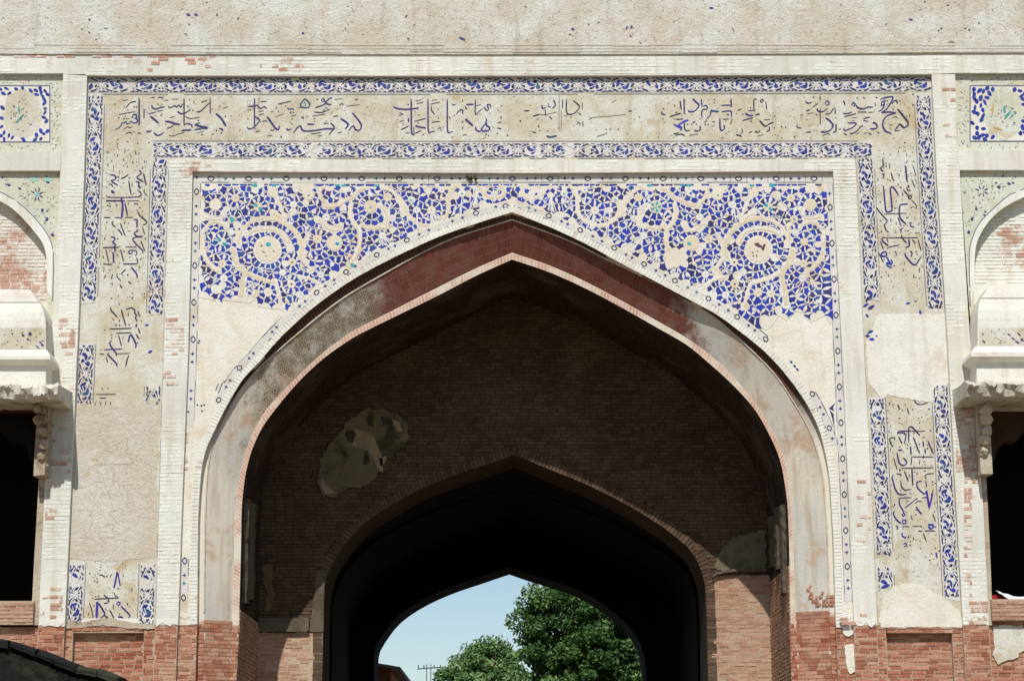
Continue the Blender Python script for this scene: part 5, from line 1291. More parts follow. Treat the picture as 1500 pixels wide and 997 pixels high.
for key, (ox, oy, zf, st, dots) in TXT.items():
    mb = MB(); yl = YI
    items = [s for row in st.strip().split('\n') for s in row.split(';') if s.strip()]
    lv = 0
    for s in items:
        hd, ps = s.split('|'); w = float(hd[:-1]) / zf * 1.32; c = INK[hd[-1]]
        pts = [tuple(float(v) for v in p.split(',')) for p in ps.split()]
        pts = [(ox + x / zf, oy + y_ / zf) for x, y_ in pts]
        q = smooth_line(pts, 2.2) if len(pts) > 2 else smooth_line([pts[0], ((pts[0][0] + pts[1][0]) / 2 + R.uniform(-.15, .15), (pts[0][1] + pts[1][1]) / 2 + R.uniform(-.15, .15)), pts[1]], 3)
        lv = (lv + 1) % 5; th = .0025 + R.uniform(0, .0015)
        l_, r_ = [], []
        for i, (x, y_) in enumerate(q):
            a = q[max(0, i - 1)]; b = q[min(len(q) - 1, i + 1)]; t = Vector((b[0] - a[0], b[1] - a[1]));
            t = t.normalized() if t.length > 1e-6 else Vector((1, 0)); nn = Vector((-t.y, t.x))
            u = i / max(1, len(q) - 1); ww = w / 2 * (.62 + .5 * abs(t.x * .62 + t.y * .78)) * (.55 + .45 * min(1, min(u, 1 - u) * 6 + .25))
            l_.append((x + nn.x * ww, y_ + nn.y * ww)); r_.append((x - nn.x * ww, y_ - nn.y * ww))
        cc = lin([min(255, v * R.uniform(.9, 1.15)) for v in c])
        n = len(l_)
        L3 = [P(x, y_, yl) for x, y_ in l_ + r_]
        vs = [(x, yl - th, z) for x, _, z in L3] + [(x, yl + .002, z) for x, _, z in L3]
        fs = []
        for i in range(n - 1):
            fs += [(i, n + i, n + i + 1, i + 1), (i, i + 1, 2 * n + i + 1, 2 * n + i), (n + i, 3 * n + i, 3 * n + i + 1, n + i + 1)]
        fs += [(0, 2 * n, 3 * n, n), (n - 1, 2 * n - 1, 4 * n - 1, 3 * n - 1)]
        mb.add(vs, fs, cc)
    for d in dots.split():
        x, y_ = [float(v) for v in d.split(',')]; x = ox + x / zf; y_ = oy + y_ / zf; r = R.uniform(1.0, 1.45)
        raised(mb, [(x - r, y_), (x, y_ - r), (x + r, y_), (x, y_ + r)], yl, .003, lin((44, 36, 66)))
    mb.build('inscription', M['tile'], insc, label=NAMES[key], kind='stuff')
# ghost traces of lost letters on the bare lower left panel
gh = MB()
for key, dx, dy in (('h', -14, 318), ('g', -12, 390), ('i', -24, 205), ('i', -18, 330), ('h', -34, 400), ('g', 8, 420)):
    ox, oy, zf, st, _ = TXT[key]
    for s in [s for row in st.strip().split('\n') for s in row.split(';') if s.strip()]:
        if R.random() < .3: continue
        hd, ps = s.split('|'); pts = [(ox + float(p.split(',')[0]) / zf + dx, oy + float(p.split(',')[1]) / zf + dy) for p in ps.split()]
        pts = [(x, y_) for x, y_ in pts if 598 < y_ < 812 and lx('L0', y_) + 16 < x < lx('L1', y_) - 10]
        if len(pts) > 1: line(gh, smooth_line(pts, 4) if len(pts) > 2 else pts, 1.5, YI - .003, c=lin(R.choice([(190, 176, 152), (184, 170, 146), (196, 184, 162)])), th=.0022, gaps=.2)
gh.build('inscription_trace', M['tile'], insc, kind='stuff')
# fine floral flecks left between the letters
fl = MB()
def flecks(poly, n, y, smin=.7, smax=2.0, cols=((128, 120, 102), (112, 106, 108), (140, 126, 98), (104, 102, 90))):
    xs = [p[0] for p in poly]; ys = [p[1] for p in poly]; k = 0
    while k < n:
        x = R.uniform(min(xs), max(xs)); yy = R.uniform(min(ys), max(ys))
        if not any(a <= x <= b for a, b in inside_intervals([(p[0], -p[1]) for p in poly], -yy)): continue
        k += 1
        fl.prism(W2(ell(x, yy, R.uniform(smin, smax), R.uniform(.4, .8), R.uniform(0, 3.14), 6), y), y - .002, y + .001, lin(R.choice(cols)))
flecks([(160, 142), (740, 142), (740, 205), (160, 205)], 200, YI); flecks([(960, 142), (1340, 142), (1340, 205), (960, 205)], 150, YI); flecks([(750, 142), (950, 142), (950, 205), (750, 205)], 40, YI)
flecks([(152, 212), (216, 212), (210, 440), (145, 440)], 130, YI); flecks([(1284, 214), (1340, 214), (1352, 400), (1290, 400)], 110, YI); flecks([(1298, 585), (1368, 585), (1378, 850), (1306, 850)], 130, YI); flecks([(128, 812), (200, 812), (198, 908), (126, 908)], 40, YI)
flecks([(1290, 400), (1352, 400), (1352, 440), (1292, 440)], 18, YI)
# lost tile sockets and single survivors on the upper wall
YU = -.02
for x, y_, a, b, g in ((276, 22, 3.4, 2.2, .3), (287, 22, 3.2, 2, .2), (318, 22, 1.4, 2.6, 0), (131, 29, 1.8, 1.8, 0), (277, 36, 2, 1, .4), (272, 50, 2.4, .8, .1), (131, 48, 2, 1.2, .5), (120, 43, 1.6, 1, 0), (141, 58, 1.6, 1, 0), (349, 27, 3, .9, -1), (444, 49, 2.6, 1.8, .6), (598, 57, 1.8, 1.5, 0), (677, 57, 5.4, 2.2, .4), (595, 24, 2.8, 1.2, -.9), (607, 37, 2.6, .7, -.8), (839, 43, 2.6, 2.2, .3), (835, 51, 1.8, 1.4, 0),
                      (862, 36, 2, 1, .8), (877, 33, 1.6, 1.2, 0), (918, 41, 1.6, 3, .4), (925, 40, 1.6, 3, .5), (924, 53, 3, .9, .7), (938, 63, 2.6, .9, .8), (1042, 12, 3.4, 1.8, .1), (1074, 44, 3.2, .9, 1.1), (1334, 29, 3.4, 1.6, .1), (1388, 8, 1.6, 1.4, 0), (1355, 3, 1.4, 1.4, 0), (1379, 42, 2.2, 1.4, -.4), (1414, 42, 1.6, 1.2, 0), (1420, 44, 1.6, 2, 0), (1434, 34, 1.2, 2, .4), (1298, 36, 2.4, .7, -.8), (1393, 62, 6, .7, .05), (1468, 66, 2, 1.6, 0), (506, 42, 1, 1.8, 0), (155, 42, 3.6, .6, .2), (770, 10, 2.4, .8, .5), (303, 4, 1.4, 1, 0), (1375, 45, 1.4, 1.4, 0)):
    fl.prism(W2(ell(x, y_, a, b, g, 7, .3), YU), YU - .004, YU + .002, lin((60, 56, 122) if a * b > 4.5 else (78, 74, 84)))
flecks([(0, -30), (1500, -30), (1500, 62), (0, 62)], 620, YU, .8, 2.4, cols=((150, 140, 118), (160, 148, 124), (138, 128, 108)))

# ------------------------------------------------------------------ side bays
def to_px_mirror(): pass
YP1 = .064
bays = []
def side_bay(s):
    """s=-1 left bay, 1 right bay: recessed square-panel field, niche with arch, room opening"""
    nm = 'left' if s < 0 else 'right'
    if s < 0:
        xe = lambda y_: lx('LP', y_); far = -420; sq = (-8, 73, 126, 208, 33); yb0, yb1 = 222, 250
        arch = [(-72, 268), (-40, 276), (-20, 284), (0, 294), (20, 307), (40, 327), (60, 352), (66, 366), (68.5, 385), (69, 425)]
        arch_o = [(-72, 256), (-40, 263), (-20, 271), (0, 281), (20, 292), (40, 308), (60, 330), (72, 348), (77, 364), (78, 385), (77, 440)]
        ax = -72
    else:
        xe = lambda y_: lx('RP', y_); far = 1920; sq = (1421, 1519, 126, 207, 1470); yb0, yb1 = 220, 249
        arch = [(1574, 262), (1540, 270), (1499, 289), (1475, 301), (1455, 317), (1440, 336), (1431, 355), (1428, 372), (1427, 400), (1427, 425)]
        arch_o = [(1574, 250), (1540, 258), (1495, 279), (1478, 286), (1462, 299), (1445, 315), (1432, 331), (1424, 350), (1420, 366), (1420, 400), (1421, 448)]
        ax = 1574
    # upper recess (square panel)
    xi = xe(112)
    pr = lambda x, y_, yy: XZ(x, y_, yy)
    e = [(xe(107), 107), (xe(160), 160), (xe(yb0), yb0)]
    part_prism('panel_field', W2([(far, 107)] + e + [(far, yb0)], YP1), YP1, M['niche_spandrel'])
    part_prism('bay_band', W2([(far, yb0)] + [(xe(yb0), yb0), (xe(yb1), yb1)] + [(far, yb1)], 0), 0.0, M['white_joint'])
    # niche spandrel: recessed field cut by the arch, down to px row 430 beside the arch
    a = smooth_line(arch, 7)
    e2 = [(xe(y_), y_) for y_ in (yb1, 300, 340, 380, 430, 470, 520, 580, 600)]
    zfar = 2 * ax - a[-1][0]
    low_ = [(a[-1][0], 600)]
    outline = [(ax, yb1)] + e2 + low_ + a[::-1]
    part_prism('niche_spandrel', W2(outline, YP1), YP1, M['niche_spandrel'], y1=.2)
    mir = [(2 * ax - x, y_) for x, y_ in outline]
    part_prism('niche_spandrel', W2(mir, YP1), YP1, M['niche_spandrel'], y1=.2)
    xb = 2 * ax - xe(400)
    part_prism('bay_pilaster', W2([(xb, yb1), (far, yb1), (far, BR), (xb + (6 if s < 0 else -6), BR)], 0), 0.0, M['white_joint'])
    # white archivolt sheet between the two curves, 5 mm proud
    o = smooth_line(arch_o, 7); 
    for m_ in (lambda q: q, lambda q: (2 * ax - q[0], q[1])):
        ring_ = [m_(q) for q in o] + [m_(q) for q in a[::-1]]
        mb = MB(); mb.prism(W2(ring_, YP1), YP1 - .006, YP1 + .01); mb.build('niche_archivolt', M['white'], gate)
        line(fl, [m_(q) for q in o], 1.1, YP1 - .003, c=lin((84, 88, 110)), th=.005, gaps=.03)
    # niche back
    nb_ = [(ax, 240)] + [(a[-1][0] + s * -6, 240), (a[-1][0] + s * -6, 600), (2 * ax - a[-1][0] + s * 6, 600), (2 * ax - a[-1][0] + s * 6, 240)]
    YN = .20
    part_prism('niche_wall', W2(nb_, YN), YN + .001, M['white_joint'], y1=YB1)
    fld = MB()
    field = [(x + s * -3, 262) for x in (ax,)]
    pol = W2([(a[-1][0], 262), (a[-1][0], 440), (2 * ax - a[-1][0], 440), (2 * ax - a[-1][0], 262)], YN)
    zs = [q[1] for q in pol]
    for b in brick_list(pol, min(zs), max(zs)):
        if -.25 < nz(b[0], b[2], 1.4, 2) + (.3 if s < 0 else -.35): add_brick(fld, b, YN + .001, .007, .003)
    fld.build('niche_brickwork', M['niche_brick'] if s < 0 else M['white'], gate, kind='stuff')
    # glazed square with a round medallion
    x0, x1, y0, y1, cx = sq; cy = (y0 + y1) / 2
    for rep in (0, 1):
        dx = (-104 if s < 0 else 118) * rep
        fr = MB(); line(fr, [(x0 + dx, y0), (x1 + dx, y0), (x1 + dx, y1), (x0 + dx, y1), (x0 + dx, y0)], 1.2, YP1, c=lin((60, 62, 110)), th=.005)
        lab = 'glazed square of blue leaves round a faded medallion, %s bay' % nm
        pn = MB(); pn.prism(W2([(x0 + dx, y0), (x1 + dx, y0), (x1 + dx, y1), (x0 + dx, y1)], YP1), YP1 - .003, YP1 + .002)
        sqo = pn.build('glazed_square', M['inlay_ground'], gate, label=lab if rep == 0 else None)
        rx_, ry_ = (29, 36) if s < 0 else (29, 38)
        md = MB(); md.prism(W2([(cx + dx + rx_ * (1 + .05 * math.cos(8 * t)) * math.cos(t), cy + ry_ * (1 + .05 * math.cos(8 * t)) * math.sin(t)) for t in [k * math.pi / 20 for k in range(40)]], YP1), YP1 - .0045, YP1)
        md.build('medallion', M['ground_plaster'] if s < 0 else M['niche_spandrel'], sqo)
        sites = []
        tr_ = 0
        while tr_ < 1500:
            tr_ += 1; x = R.uniform(x0, x1); y_ = R.uniform(y0, y1)
            if ((x - cx) / rx_) ** 2 + ((y_ - cy) / ry_) ** 2 < 1.06: continue
            if all(math.hypot(x - a_, y_ - b_) > 5.5 for a_, b_ in sites): sites.append((x, y_))
        for x, y_ in sites:
            if R.random() < .12 or not (x0 + 3 < x < x1 - 3 and y0 + 3 < y_ < y1 - 3): continue
            fr.prism(W2(ell(x + dx, y_, R.uniform(2.8, 4.6) * (1.15 if s > 0 else 1), R.uniform(2.0, 3.1) * (1.15 if s > 0 else 1), R.uniform(0, 3), 7, .3), YP1 - .003), YP1 - .007, YP1, lin(R.choice(COB[:3] + [(36, 62, 140)])))
        # flower remains inside the medallion
        for _ in range(26):
            t = R.uniform(0, 6.28); r = R.uniform(.1, .7)
            fr.prism(W2(ell(cx + dx + rx_ * r * math.cos(t), cy + ry_ * r * math.sin(t), R.uniform(.8, 2.4), R.uniform(.5, 1), R.uniform(0, 3), 6), YP1 - .0045), YP1 - .007, YP1, lin(R.choice([(100, 90, 84), (90, 80, 90), (60, 110, 104), (120, 104, 84)])))
        for (dx_, dy_, a_, b_, g_) in (((-5, -6, 6, 1.6, 1.5), (-3, 6, 8, 1.5, 2.3), (-12, 12, 4, 1, .3)) if s < 0 else ((6, 2, 9, 2, -.9), (1, -6, 6, 1.8, 1.5), (12, 4, 6, 1.0, -.8), (-16, -6, 10, 1.6, 1.7), (-8, 22, 8, 1.4, .3))):
            fr.prism(W2(ell(cx + dx + dx_, cy + dy_, a_, b_, g_, 8, .3), YP1 - .0045), YP1 - .008, YP1, lin(R.choice([(50, 130, 124), (70, 150, 140)]) if a_ != 10 and a_ != 4 and b_ != 1.4 else (190, 160, 100)))
        fr.build('leaf_tilework', M['tile'], sqo, kind='stuff')
    # flecks around
    x0p, x1p = (-60, 90) if s < 0 else (1401, 1560)
    flecks([(x0p, 112), (x1p - (0 if s < 0 else 0), 112), (x1p, 124), (x0p, 124)], 40, YP1); flecks([(x0p, 210), (x1p - 4, 210), (x1p - 4, 220), (x0p, 220)], 34, YP1)
    if s < 0: flecks([(75, 126), (89, 126), (88, 208), (75, 208)], 46, YP1)
    else: flecks([(1402, 126), (1418, 126), (1420, 208), (1404, 208)], 30, YP1)
    if s < 0:
        flecks([(2, 256), (86, 256), (84, 300), (79, 345), (60, 325), (36, 300)], 70, YP1, .8, 2.6)
        fw_ = [(52, 285), (56, 277), (61, 300)]
        for k in range(7):
            t = -2.6 + k * .75; fl.prism(W2(ell(54 + 7 * math.cos(t), 285 + 7 * math.sin(t), 3.4, 1.1, t, 6, .4), YP1), YP1 - .005, YP1, lin((58, 66, 104)))
        fl.prism(W2(ell(54, 285, 3, 2.6, 0, 8), YP1), YP1 - .004, YP1, lin((120, 190, 196)))
        for x, y_, a_, b_ in ((62, 308, 2.2, 2.6), (69, 321, 2, 3), (77, 344, 3, 1.8), (13, 271, 2.6, 1.8), (29, 276, 2.4, 1.6), (9, 270, 1.6, 1), (3, 260, 1.6, 1.4), (69, 309, 1.6, 1.2), (70, 267, 3, 1.4)): fl.prism(W2(ell(x, y_, a_, b_, .3, 7), YP1), YP1 - .005, YP1, lin((58, 52, 120)))
        for x in (50, 70): fl.prism(W2(ell(x, 263, 8, 3, 0, 9), YP1), YP1 - .003, YP1, lin((150, 196, 176)))
    else:
        flecks([(1406, 256), (1495, 254), (1470, 282), (1440, 300), (1422, 330), (1412, 350)], 70, YP1, .7, 2.2)
        for k in range(7):
            t = -2.8 + k * .8; fl.prism(W2(ell(1438 + 7 * math.cos(t), 280 + 6 * math.sin(t), 3.2, 1.1, t, 6, .4), YP1), YP1 - .005, YP1, lin((66, 60, 110)))
        for x, y_, a_, b_ in ((1463, 274, 3, 1.8), (1478, 269, 3, 1.8), (1484, 268, 2, 1.4), (1459, 268, 1.4, 1.4), (1430, 306, 2, 2), (1424, 320, 1.8, 2.4), (1424, 322, 2, 1.2), (1419, 340, 2.2, 2.6), (1469, 258, 1.4, 2), (1443, 310, 1.6, 1.4), (1442, 315, 2, 1)): fl.prism(W2(ell(x, y_, a_, b_, .3, 7), YP1), YP1 - .005, YP1, lin((62, 58, 110)))
    return a
aL_ = side_bay(-1); aR_ = side_bay(1)
fl.build('tile_fleck', M['tile'], gate, kind='stuff')

# ------------------------------------------------------------------ projecting balcony heads (jharokhas) and room openings
def ringbox(levels, xin, name, mat, ax, parent):
    """levels: (z, x_outer, y_front); symmetrical about ax; side returns to the wall"""
    vs = []; fs = []
    for z, xo, yf in levels:
        xm = 2 * ax - xo
        vs += [(xo, .22, z), (xo, yf, z), (xm, yf, z), (xm, .22, z)]
    for i in range(len(levels) - 1):
        b = i * 4
        for j in range(3): fs.append((b + j, b + j + 1, b + 5 + j, b + 4 + j))
    fs.append((0, 1, 2, 3)); n = (len(levels) - 1) * 4; fs.append((n + 3, n + 2, n + 1, n))
    return mk(name, vs, fs, mat, parent)
def jharokha(s):
    ax = P(-72 if s < 0 else 1574, 600, 0)[0]
    nm = 'left' if s < 0 else 'right'
    f = (lambda x: x) if s < 0 else None
    if s < 0:
        roof = [(424, 44, -.30), (433, 50, -.32), (442, 57, -.335), (443.5, 58, -.325), (449, 61, -.345), (458, 64.5, -.37), (468, 66.5, -.385), (478, 67, -.39), (513, 67, -.39)]
        xc, xb_, xe0 = (70, 67, 80), 67, (80, 105)
        corn = [(512, 68, -.40), (514, 70, -.45), (521, 73, -.49), (526, 74, -.49), (532, 69, -.43), (535, 67, -.39)]
        body = [(534, 67, -.385), (570, 67, -.385)]
        cor = (105, 595); op = 57; opt = 597; sill = 880
    else:
        roof = [(419, 1448, -.30), (428, 1444, -.32), (436, 1437, -.335), (437.5, 1436.5, -.325), (446, 1434, -.345), (455, 1432.5, -.37), (466, 1432, -.385), (478, 1432, -.39), (508, 1432, -.39)]
        corn = [(507, 1430, -.40), (509, 1427, -.44), (516, 1423, -.49), (522, 1422, -.49), (528, 1428, -.43), (531, 1430, -.39)]
        body = [(530, 1430.5, -.385), (566, 1431, -.385)]
        cor = (1396, 592); op = 1444; opt = 594; sill = 876
    def lv(l): return [(P(x, y_, yf)[2], P(x, y_, yf)[0], yf) for y_, x, yf in l]
    r_ = ringbox(lv(roof), 0, 'balcony_roof', M['pale_plaster'], ax, gate)
    ringbox(lv(corn), 0, 'balcony_cornice', M['pale_plaster'], ax, gate)
    ringbox(lv(body), 0, 'balcony_body', M['pale_plaster'], ax, gate)
    # beige worn band with flecks on the roof foot
    yb_ = -.392; px0, px1 = (-40, 66) if s < 0 else (1434, 1540)
    mb = MB(); mb.prism(W2([(px0, 480), (px1, 480), (px1, 511 if s < 0 else 506), (px0, 511 if s < 0 else 506)], yb_), yb_ - .002, yb_ + .01); mb.build('faded_tile_band', M['ground_plaster'], gate)
    mb = MB()
    for _ in range(26):
        x = R.uniform(px0, px1); y_ = R.uniform(482, 508 if s < 0 else 504)
        mb.prism(W2(ell(x, y_, R.uniform(.8, 2), R.uniform(.5, 1), R.uniform(0, 3), 6), yb_), yb_ - .005, yb_, lin(R.choice([(98, 92, 84), (110, 96, 78), (84, 80, 84)])))
    for x, y_, a_, b_ in (((34, 491, 2.4, 1.8), (44, 489, 3, 2.6), (41, 497, 2, 1.4), (59, 501, 2.4, 1), (62, 505, 3, 1.6), (55, 508, 4, .9), (-12, 492, 3, 2)) if s < 0 else ((1441, 500, 3, 1.2), (1478, 490, 3, 1), (1484, 496, 3.4, 1), (1490, 501, 4, 1.4), (1493, 490, 3, 1), (1497, 498, 3, 1.6))):
        mb.prism(W2(ell(x, y_, a_, b_, .6, 7), yb_), yb_ - .006, yb_, lin((62, 56, 108)))
    mb.build('band_flecks' if False else 'tile_fleck', M['tile'], gate, kind='stuff')
    # eave: crumbled stone slab sloping out from the wall
    cx, cz = XZ(cor[0], cor[1], 0)
    xm = 2 * ax - cx; pr = .78; n = 120; prof_ = []
    vs = []; fs = []; rows = 7
    for i in range(n + 1):
        x = cx + (xm - cx) * i / n
        for j, (yy, dz) in enumerate(((.0, .17), (-.35, .145), (-pr + .07, .12), (-pr - .02, .075), (-pr + .02, .01), (-pr + .06, -.05), (.0, -.04))):
            j_ = .036 if j in (2, 3, 4) else .008
            nn = mnoise.noise(Vector((x * 13, yy * 13, j * 3.1 + s))) * j_ * 1.5
            vs.append((x + (R.uniform(-.02, .02) if 0 < i < n else 0), yy + nn * (1.2 if yy < -.1 else 0), cz + dz + nn + R.uniform(-.5, .5) * j_ * .9))
    for i in range(n):
        for j in range(rows - 1):
            q = (i * rows + j, i * rows + j + 1, (i + 1) * rows + j + 1, (i + 1) * rows + j); fs.append(q if (xm - cx) * 1 > 0 else q[::-1])
    fs += [tuple(range(rows)), tuple(range(n * rows, (n + 1) * rows))[::-1]]
    mk('eave', vs, fs, M['rough_stone'], gate)
    # lintel beam in front of the opening and brackets
    yb2 = -.05
    xo = P(op, 650, 0)[0]; xo2 = 2 * ax - xo
    xl = P(66 if s < 0 else 1434, 600, yb2)[0]
    zt_, zb_ = P(60, 583, yb2)[2], P(60, 597 if s < 0 else 594, yb2)[2]
    mb = MB(); mb.box(min(xl, 2 * ax - xl), max(xl, 2 * ax - xl), yb2, .3, zb_, zt_); mb.build('lintel', M['wood'] if s < 0 else M['stone'], gate)
    # bracket: stacked scrolls
    bxm = [(602, 63, 8), (617, 65, 9), (634, 66, 8), (652, 65, 9), (668, 64.5, 8), (684, 65.5, 6), (696, 66, 5)] if s < 0 else [(603, 1442, 9), (618, 1441, 10), (634, 1440, 8), (649, 1440, 9), (662, 1438, 9), (674, 1437, 6)]
    br = MB()
    for k, (py, px, w) in enumerate(bxm):
        pj = -.42 + .052 * k
        x, z = XZ(px, py, pj * .5); w_ = w * .0082
        for q in range(3):
            a = Vector((x + R.uniform(-.02, .02), pj + q * .13, z + R.uniform(-.02, .02))); nseg = 7
            rr = w_ * (1.0 - .12 * q)
            vs = []; fs = []
            for u in range(5):
                ph = math.pi * u / 4
                for v in range(nseg):
                    t = 2 * math.pi * v / nseg; r_j = rr * R.uniform(.82, 1.12)
                    vs.append(a + Vector((r_j * math.sin(ph) * math.cos(t), r_j * 1.1 * math.sin(ph) * math.sin(t), r_j * math.cos(ph))))
            for u in range(4):
                for v in range(nseg): fs.append((u * nseg + v, u * nseg + (v + 1) % nseg, (u + 1) * nseg + (v + 1) % nseg, (u + 1) * nseg + v))
            br.add(vs, fs)
    x, z = XZ(66 if s < 0 else 1436, 640, 0)
    br.box(x - .07, x + .07, -.22, .1, P(66, 700, 0)[2], P(66, 590, 0)[2], j=.008)
    o1 = br.build('bracket', M['stone'], gate)
    o2 = o1.copy(); COL.objects.link(o2); o2.scale = (-1, 1, 1); o2.location.x = 2 * ax
    # jamb of the opening
    zs_ = P(60, sill, 0)[2]; xj = P(op, 790, 0)[0]
    e_out = (lambda y_: lx('LP', y_)) if s < 0 else (lambda y_: lx('RP', y_))
    yy_ = [700, 760, 820, sill]
    inner = [((57, 700), (53.5, 760), (50, 820), (47, 880)) if s < 0 else ((1443.5, 680), (1447, 740), (1450, 800), (1453, 876))][0]
    outer = [(e_out(y_) + (0 if s < 0 else 0), y_) for y_ in (600, 700, 760, 820, BR)]
    pol = [(inner[0][0], 598)] + list(inner) + [(inner[-1][0], BR)] + outer[::-1]
    part_prism('opening_jamb', W2(pol, .03), .03, M['stone'])
    mir = [(2 * (-72 if s < 0 else 1574) - x, y_) for x, y_ in pol]
    part_prism('opening_jamb', W2(mir, .03), .03, M['stone'])
    # cusped arch head, dark, set back in the opening
    hx = P(-72 if s < 0 else 1574, 640, .35)[0]
    cz0 = P(op, 690, .35)[2]; top_ = P(op, 590, .35)[2]
    half = abs(P(op, 690, .35)[0] - hx)
    cps = []
    seq = [(1.0, 0), (.97, .07), (.90, .17), (.885, .24), (.86, .32), (.79, .41), (.74, .44), (.66, .42), (.63, .46), (.55, .60), (.48, .64), (.40, .62), (.37, .68), (.28, .80), (.14, .86), (0, .98)]
    pts = [(hx - u * half, cz0 + v * (top_ - cz0)) for u, v in seq] + [(hx + u * half, cz0 + v * (top_ - cz0)) for u, v in seq[::-1][1:]]
    mb = MB(); mb.prism([(hx - half - .3, cz0), ] + pts + [(hx + half + .3, cz0), (hx + half + .3, top_ + .3), (hx - half - .3, top_ + .3)], .30, .55); mb.build('cusped_arch', M['shade_black'] if s < 0 else M['mortar_dark'], gate)
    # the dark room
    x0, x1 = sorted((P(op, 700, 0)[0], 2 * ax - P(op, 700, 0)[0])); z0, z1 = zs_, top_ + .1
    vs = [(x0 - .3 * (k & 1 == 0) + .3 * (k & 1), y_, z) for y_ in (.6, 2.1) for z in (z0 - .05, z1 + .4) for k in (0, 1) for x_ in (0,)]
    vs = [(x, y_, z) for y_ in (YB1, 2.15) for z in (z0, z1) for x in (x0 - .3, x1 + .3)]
    mk('dark_room', vs, [(0, 1, 5, 4), (2, 6, 7, 3), (0, 4, 6, 2), (1, 3, 7, 5), (4, 5, 7, 6)], M['shade_black'], gate)
    # parapet under the opening
    pa, pb = (-200, 48) if s < 0 else (1452, 1700)
    top_y_, bot_y = (880, 914) if s < 0 else (877, 908)
    a = XZ(pa, top_y_, -.03); b = XZ(pb, bot_y, -.03)
    mb = MB(); mb.box(min(a[0], b[0]), max(a[0], b[0]), -.03, YB1, b[1], a[1]); par = mb.build('parapet', M['mortar'], gate)
    mb = MB()
    for q in brick_list([(a[0], b[1]), (b[0], b[1]), (b[0], a[1]), (a[0], a[1])], b[1], a[1] - .01): add_brick(mb, q, -.03, .008)
    mb.build('parapet_brickwork', M['brick_pale'], gate, kind='stuff')
    pb2 = MB(); pxx = (48, 93) if s < 0 else (1412, 1452)
    # whitewashed stretch between parapet and inscription frame is part of the pilaster
    return ax
jharokha(-1); jharokha(1)

# broken edges where plaster gives way to brick: thin lips of plaster hanging over the brick
lip = MB()
def lips(xa, xb, yc, yp, up_=7, dn=5):
    x = xa
    q = []
    while x < xb: q.append((x, yc + R.uniform(-2, dn))); x += R.uniform(3, 8)
    q.append((xb, yc + R.uniform(0, dn)))
    lip.prism(W2([(xa, yc - up_)] + q + [(xb, yc - up_)], yp), yp - .006, yp + .004)
lips(96, 226, 912, YI, dn=5); lips(229, 260, 914, 0); lips(262, 286, 904, YA, up_=4); lips(1230, 1250, 905, YA); lips(1253, 1284, 912, 0, dn=9); lips(1287, 1410, 912, YI, dn=6); lips(62, 94, 914, 0, dn=4); lips(1413, 1446, 900, 0, up_=0, dn=10)
lip.build('plaster_edge', M['pale_plaster'], gate, kind='stuff')
# later smooth repairs
blob([(287, 440), (330, 446), (410, 460), (395, 480), (355, 530), (330, 580), (312, 620), (300, 660), (292, 700), (285, 700), (283, 600)], YA, .002, 'plaster_repair', M['smooth_plaster'], .5, n=12)
blob([(1287, 460), (1386, 460), (1392, 520), (1396, 556), (1380, 568), (1372, 590), (1330, 584), (1300, 578), (1292, 585), (1272, 560), (1269, 500)], YI, .004, 'plaster_repair', M['pale_plaster'], 1)
blob([(1289, 898), (1296, 872), (1312, 858), (1330, 854), (1350, 856), (1368, 868), (1388, 880), (1405, 893), (1409, 910), (1410, 918), (1290, 918)], YI, .008, 'plaster_repair', M['smooth_plaster'], .6)
blob([(95, 593), (140, 594), (232, 592), (230, 700), (231, 815), (160, 822), (98, 818), (101, 700)], YI, .003, 'plaster_repair', M['bare_render'], .8, n=10)

blob([(1456, 917), (1500, 917), (1640, 918), (1640, 945), (1500, 950), (1490, 962), (1474, 966), (1462, 972), (1455, 960)], .06, .014, 'plaster_remnant', M['ground_plaster'], 2.2, n=5)
blob([(1232, 908), (1249, 908), (1250, 928), (1243, 932), (1236, 930)], YA, .014, 'plaster_remnant', M['pale_plaster'], 1)
blob([(1237, 944), (1250, 942), (1252, 960), (1253, 982), (1246, 986), (1240, 978)], YA, .014, 'plaster_remnant', M['smooth_plaster'], 1)
blob([(96, 906), (120, 911), (140, 907), (165, 905), (190, 911), (227, 914), (227, 921), (180, 919), (150, 915), (120, 918), (96, 920)], YI, .012, 'plaster_remnant', M['stone'], .8)
# ------------------------------------------------------------------ things in and around the gateway
# mud nest under the ledge
nx, nz_ = XZ(690, 262, YA)
mb = MB()
for k in range(9):
    c_ = Vector((nx + R.uniform(-.05, .06), YA - .02 - R.uniform(0, .02), nz_ + R.uniform(-.012, .03))); r = R.uniform(.012, .024)
    vs = [c_ + Vector((r * math.sin(math.pi * u / 4) * math.cos(v * 1.047), r * .8 * math.sin(math.pi * u / 4) * math.sin(v * 1.047), r * math.cos(math.pi * u / 4))) for u in range(5) for v in range(6)]
    mb.add(vs, [(u * 6 + v, u * 6 + (v + 1) % 6, (u + 1) * 6 + (v + 1) % 6, (u + 1) * 6 + v) for u in range(4) for v in range(6)])
tag(mb.build('mud_nest', M['nest'], None), 'small dark brown mud nest clinging under the ledge above the tiled spandrels', 'nest')
